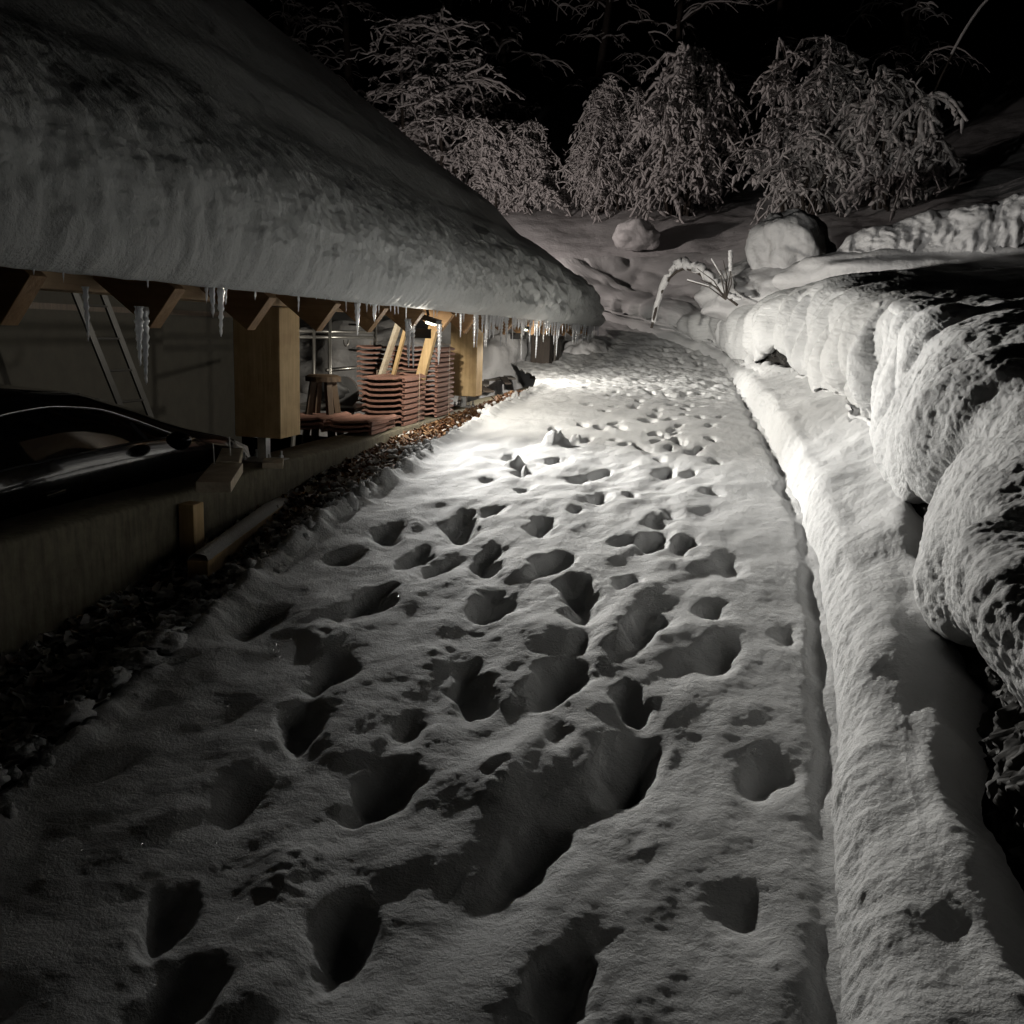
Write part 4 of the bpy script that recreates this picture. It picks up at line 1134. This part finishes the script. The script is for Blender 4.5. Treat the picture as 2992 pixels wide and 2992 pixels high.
base = np.array([.10, 13.2, 2.12])
for k, (dx, dz, L) in enumerate(((.02, 1, .62), (-.14, .98, .52), (-.38, .85, .60), (-.62, .6, .66), (-.8, .35, .66), (-.7, .5, .5), (.15, .95, .35), (-.25, .95, .4))):
    tip = base + np.array([dx, -.1 * k / 8, dz]) * L
    mid = (base + tip) / 2 + np.array([.03, 0, .04])
    b.tube([tuple(base), tuple(mid), tuple(tip)], [.010, .007, .004], 6)
    if k in (0, 2, 4):
        s_ = np.linspace(0, 1, 8)[:, None]
        V, Q = snow_tube(mid + (tip - mid) * s_ + np.array([0, 0, .02]), .011 if k else .03, k * 3.3, 8); parts.append((V, Q))
b.build('twigs', BARK, tf)
V, Q = merge(parts); np_mesh('snow', V, Q, SNOW_FAR, tf)
settle(tf)

# ------------------------------------------------------------------ snow-laden bushes and trees
def spindles(P, D, L, W):
    """hanging leaf clumps under snow: P origin, D direction, L length, W width (arrays)"""
    n = len(P); D = D / (np.linalg.norm(D, axis=1)[:, None] + 1e-9)
    A = np.cross(D, RNG.normal(size=(n, 3))); A /= np.linalg.norm(A, axis=1)[:, None] + 1e-9
    B = np.cross(D, A)
    rings = [(0, .25), (.22, .95), (.55, 1.0), (.85, .55), (1.0, .08)]
    ks = np.arange(5) * 2 * np.pi / 5
    V = np.zeros((n, 5, 5, 3))
    for i, (t, w) in enumerate(rings):
        j = RNG.uniform(.75, 1.25, (n, 5))
        V[:, i] = P[:, None] + D[:, None] * (t * L)[:, None, None] + (W * w)[:, None, None] * j[..., None] * (A[:, None] * np.cos(ks)[None, :, None] + .6 * B[:, None] * np.sin(ks)[None, :, None])
        V[:, i, :, 2] -= ((t ** 2) * L * .25)[:, None]
    idx = np.arange(25).reshape(5, 5); jd = np.roll(idx, -1, 1)
    q = np.stack([idx[:-1], idx[1:], jd[1:], jd[:-1]], -1).reshape(-1, 4)
    Q = (q[None] + 25 * np.arange(n)[:, None, None]).reshape(-1, 4)
    return V.reshape(-1, 3), Q
def snowy_bush(name, base, H, spread, stems, twigs, clumps, label, seed, arch=1.0, cl=(.07, .20), cw=(.015, .04), lean=(0, 0), snow_r=.035, group=None, cat='bush', low=.15, droop=.6):
    rg = np.random.default_rng(seed)
    root = empty(name, tuple(base), label, cat, group)
    base = np.array(base, float)
    snow = []; wood = MB(); CP, CD, CL, CW = [], [], [], []
    for k in range(stems):
        az = rg.uniform(0, 2 * np.pi); out = rg.uniform(.35, 1.0) * spread
        h = H * rg.choice([rg.uniform(.35, .7), rg.uniform(.7, 1.05)])
        t = np.linspace(0, 1, 18)
        r = out * t ** 1.05
        bo = rg.normal(0, .17 * spread, 2)
        z = h * (np.sin(np.minimum(t * 1.15, 1) * np.pi * .5)) - arch * h * .42 * np.maximum(0, t - .55) ** 1.5 / .3
        wob = .05 * H * np.stack([noise3(t * 3, k * 1.7, 0.2), noise3(t * 3, k * 1.7, 5.2), 0 * t], -1)
        P = base + np.stack([bo[0] + r * np.cos(az) + lean[0] * t ** 1.5, bo[1] + r * np.sin(az) * .8 + lean[1] * t, z], -1) + wob * 1.6
        wood.tube([tuple(p) for p in P[::2]], [max(.008, .03 * (1 - i / 10) * H / 3) for i in range(9)], 5)
        V, Q = snow_tube(P[5:] + [0, 0, snow_r * .6], snow_r * (1.0 - .5 * t[5:]), k * 2.2 + seed, 7); snow.append((V, Q))
        for j in range(twigs):
            i0 = rg.integers(3, 18); o = P[i0]
            a2 = rg.uniform(0, 2 * np.pi); L = rg.uniform(.15, .85) * H * .30
            tt = np.linspace(0, 1, 8)
            rise = rg.uniform(-.1, .45)
            Tw = o + np.stack([L * tt * np.cos(a2), L * tt * np.sin(a2), L * (rise * tt - droop * 1.0 * tt ** 2)], -1) + .035 * H * .3 * rg.normal(size=(8, 3)) * tt[:, None]
            wood.tube([tuple(p) for p in Tw[::3]], [.010, .007, .004], 4)
            V, Q = snow_tube(Tw + [0, 0, snow_r * .35], snow_r * rg.uniform(.25, .9) * (1 - .5 * tt), j + k * 9.1, 5); snow.append((V, Q))
            for c in range(clumps):
                q = rg.random(); p = Tw[0] + (Tw[-1] - Tw[0]) * q; p = Tw[min(7, int(q * 8))]
                CP.append(p + rg.normal(0, .03, 3)); d = np.array([rg.normal(0, .7), rg.normal(0, .7), -rg.uniform(-.5, 1.2) * droop * 1.3]); CD.append(d)
                CL.append(rg.uniform(*cl)); CW.append(rg.uniform(*cw))
    if CP: snow.append(spindles(np.array(CP), np.array(CD), np.array(CL), np.array(CW)))
    V, Q = merge(snow)
    np_mesh('crown', V, Q, SNOW_TREE, root, smooth=True)
    wood.build('trunk', BARK, root, smooth=True)
    return settle(root)
def hz(x, y): return float(hill_z(np.array(x), np.array(y)))
snowy_bush('snowy_bush', (-7.6, 26.5, 4.7), 5.4, 2.3, 20, 20, 5, 'tall open bush with snow-lined bare branches, leftmost behind the roof', 21, arch=.5, cl=(.1, .25), cw=(.02, .045), lean=(-.6, 0), snow_r=.05, droop=.35)
snowy_bush('snowy_bush', (-5.6, 25.6, 4.4), 3.1, 1.2, 26, 20, 20, 'dense rounded bush weighed down with snow, beside the roof edge', 22, arch=1.1, lean=(0, 0), snow_r=.045, droop=.8)
snowy_bush('snowy_bush', (-2.9, 25.8, 4.75), 3.6, 1.15, 28, 22, 22, 'dense weeping bush of fine hanging snowy twigs above the small boulder', 23, arch=1.2, cl=(.08, .24), cw=(.012, .032), snow_r=.045, droop=1.0)
snowy_bush('snowy_bush', (-1.2, 25.0, 4.6), 4.6, 1.05, 20, 19, 15, 'taller bush with big drooping snow clumps right of the weeping bush', 24, arch=1.0, cl=(.08, .26), cw=(.02, .055), snow_r=.07, droop=1.0)
snowy_bush('snowy_bush', (1.75, 22.6, 4.2), 4.3, 1.15, 20, 18, 12, 'dim tangled bush with hanging snow lumps on the right of the hill', 25, arch=1.0, cl=(.08, .22), cw=(.018, .05), snow_r=.05, droop=.9)
snowy_bush('snowy_bush', (3.3, 21.4, 4.35), 3.3, .9, 14, 14, 9, 'rightmost snowy bush with a few large white drooping bunches', 26, arch=1.1, cl=(.08, .26), cw=(.022, .06), snow_r=.07, droop=1.0)
# long thin bent rod right of the bushes
bs_ = empty('bent_sapling', (3.6, 21.2, 4.6), 'thin bare sapling bent over in a long arc at the upper right', 'sapling')
t = np.linspace(0, 1, 16)
P = np.stack([3.3 + 2.1 * t, 21.2 + 0 * t, 4.6 + 3.8 * np.sin(t * 1.9)], -1)
MB().tube([tuple(p) for p in P], [.03 * (1 - .7 * q) for q in t], 6).build('trunk', BARK, bs_, smooth=True)
V, Q = snow_tube(P[6:] + [0, 0, .03], .03, 2.0, 6); np_mesh('crown', V, Q, SNOW_TREE, bs_)
settle(bs_)

# dark wood behind, each tree its own
rr = random.Random(17)
descr = ['leftmost', 'second from left', 'third from left', 'fourth from left', 'fifth from left', 'third from right', 'second from right', 'rightmost']
def forest_tree(x, y, H, seed, label):
    rg = np.random.default_rng(seed)
    root = empty('forest_tree', (x, y, hz(x, y) - .2), label, 'tree', 'snowy trees of the dark wood behind')
    base = np.array(root.location[:])
    wood = MB(); snow = []
    lean = rg.normal(0, .06, 2)
    top = base + np.array([lean[0] * H, lean[1] * H, H])
    wood.tube([tuple(base), tuple((base + top) / 2 + rg.normal(0, .1, 3)), tuple(top)], [.16, .10, .03], 8)
    for k in range(34):
        q = rg.uniform(.12, .98); o = base + (top - base) * q
        a = rg.uniform(0, 2 * np.pi); L = rg.uniform(.8, 2.6) * (1.15 - .6 * q)
        t = np.linspace(0, 1, 9)
        P = o + np.stack([L * t * np.cos(a), L * t * np.sin(a), L * (rg.uniform(-.15, .7) * t - rg.uniform(.1, .5) * t ** 2)], -1) + .16 * np.cumsum(rg.normal(size=(9, 3)), 0) * .5
        wood.tube([tuple(p) for p in P[::2]], [.03, .022, .016, .010, .006], 4)
        snow.append(snow_tube(P + [0, 0, .03], .026 * (1.1 - .6 * t) * rg.uniform(.5, 1.3), k + seed, 5))
        for j in range(9):
            i0 = rg.integers(2, 9); a2 = a + rg.normal(0, 1.3); L2 = L * rg.uniform(.15, .4)
            tt = np.linspace(0, 1, 5)
            Tw = P[i0] + np.stack([L2 * tt * np.cos(a2), L2 * tt * np.sin(a2), L2 * (.3 * tt - .7 * tt ** 2)], -1)
            snow.append(snow_tube(Tw + [0, 0, .02], .024 * (1 - .5 * tt) * rg.uniform(.4, 1.5), j + k, 4))
    V, Q = merge(snow)
    np_mesh('crown', V, Q, SNOW_TREE, root)
    wood.build('trunk', BARK, root, smooth=True)
    settle(root)
for i, (x, y, H) in enumerate(((-15.5, 34, 9), (-12.4, 31.5, 8), (-9.8, 33.5, 10), (-7.2, 31, 8.5), (-4.6, 33, 10), (-1.6, 30.5, 8), (1.4, 32, 9.5), (4.8, 29.5, 8.5))):
    forest_tree(x, y, H, 40 + i, '%s of the dim snow-lined trees in the dark wood behind the bushes' % descr[i])
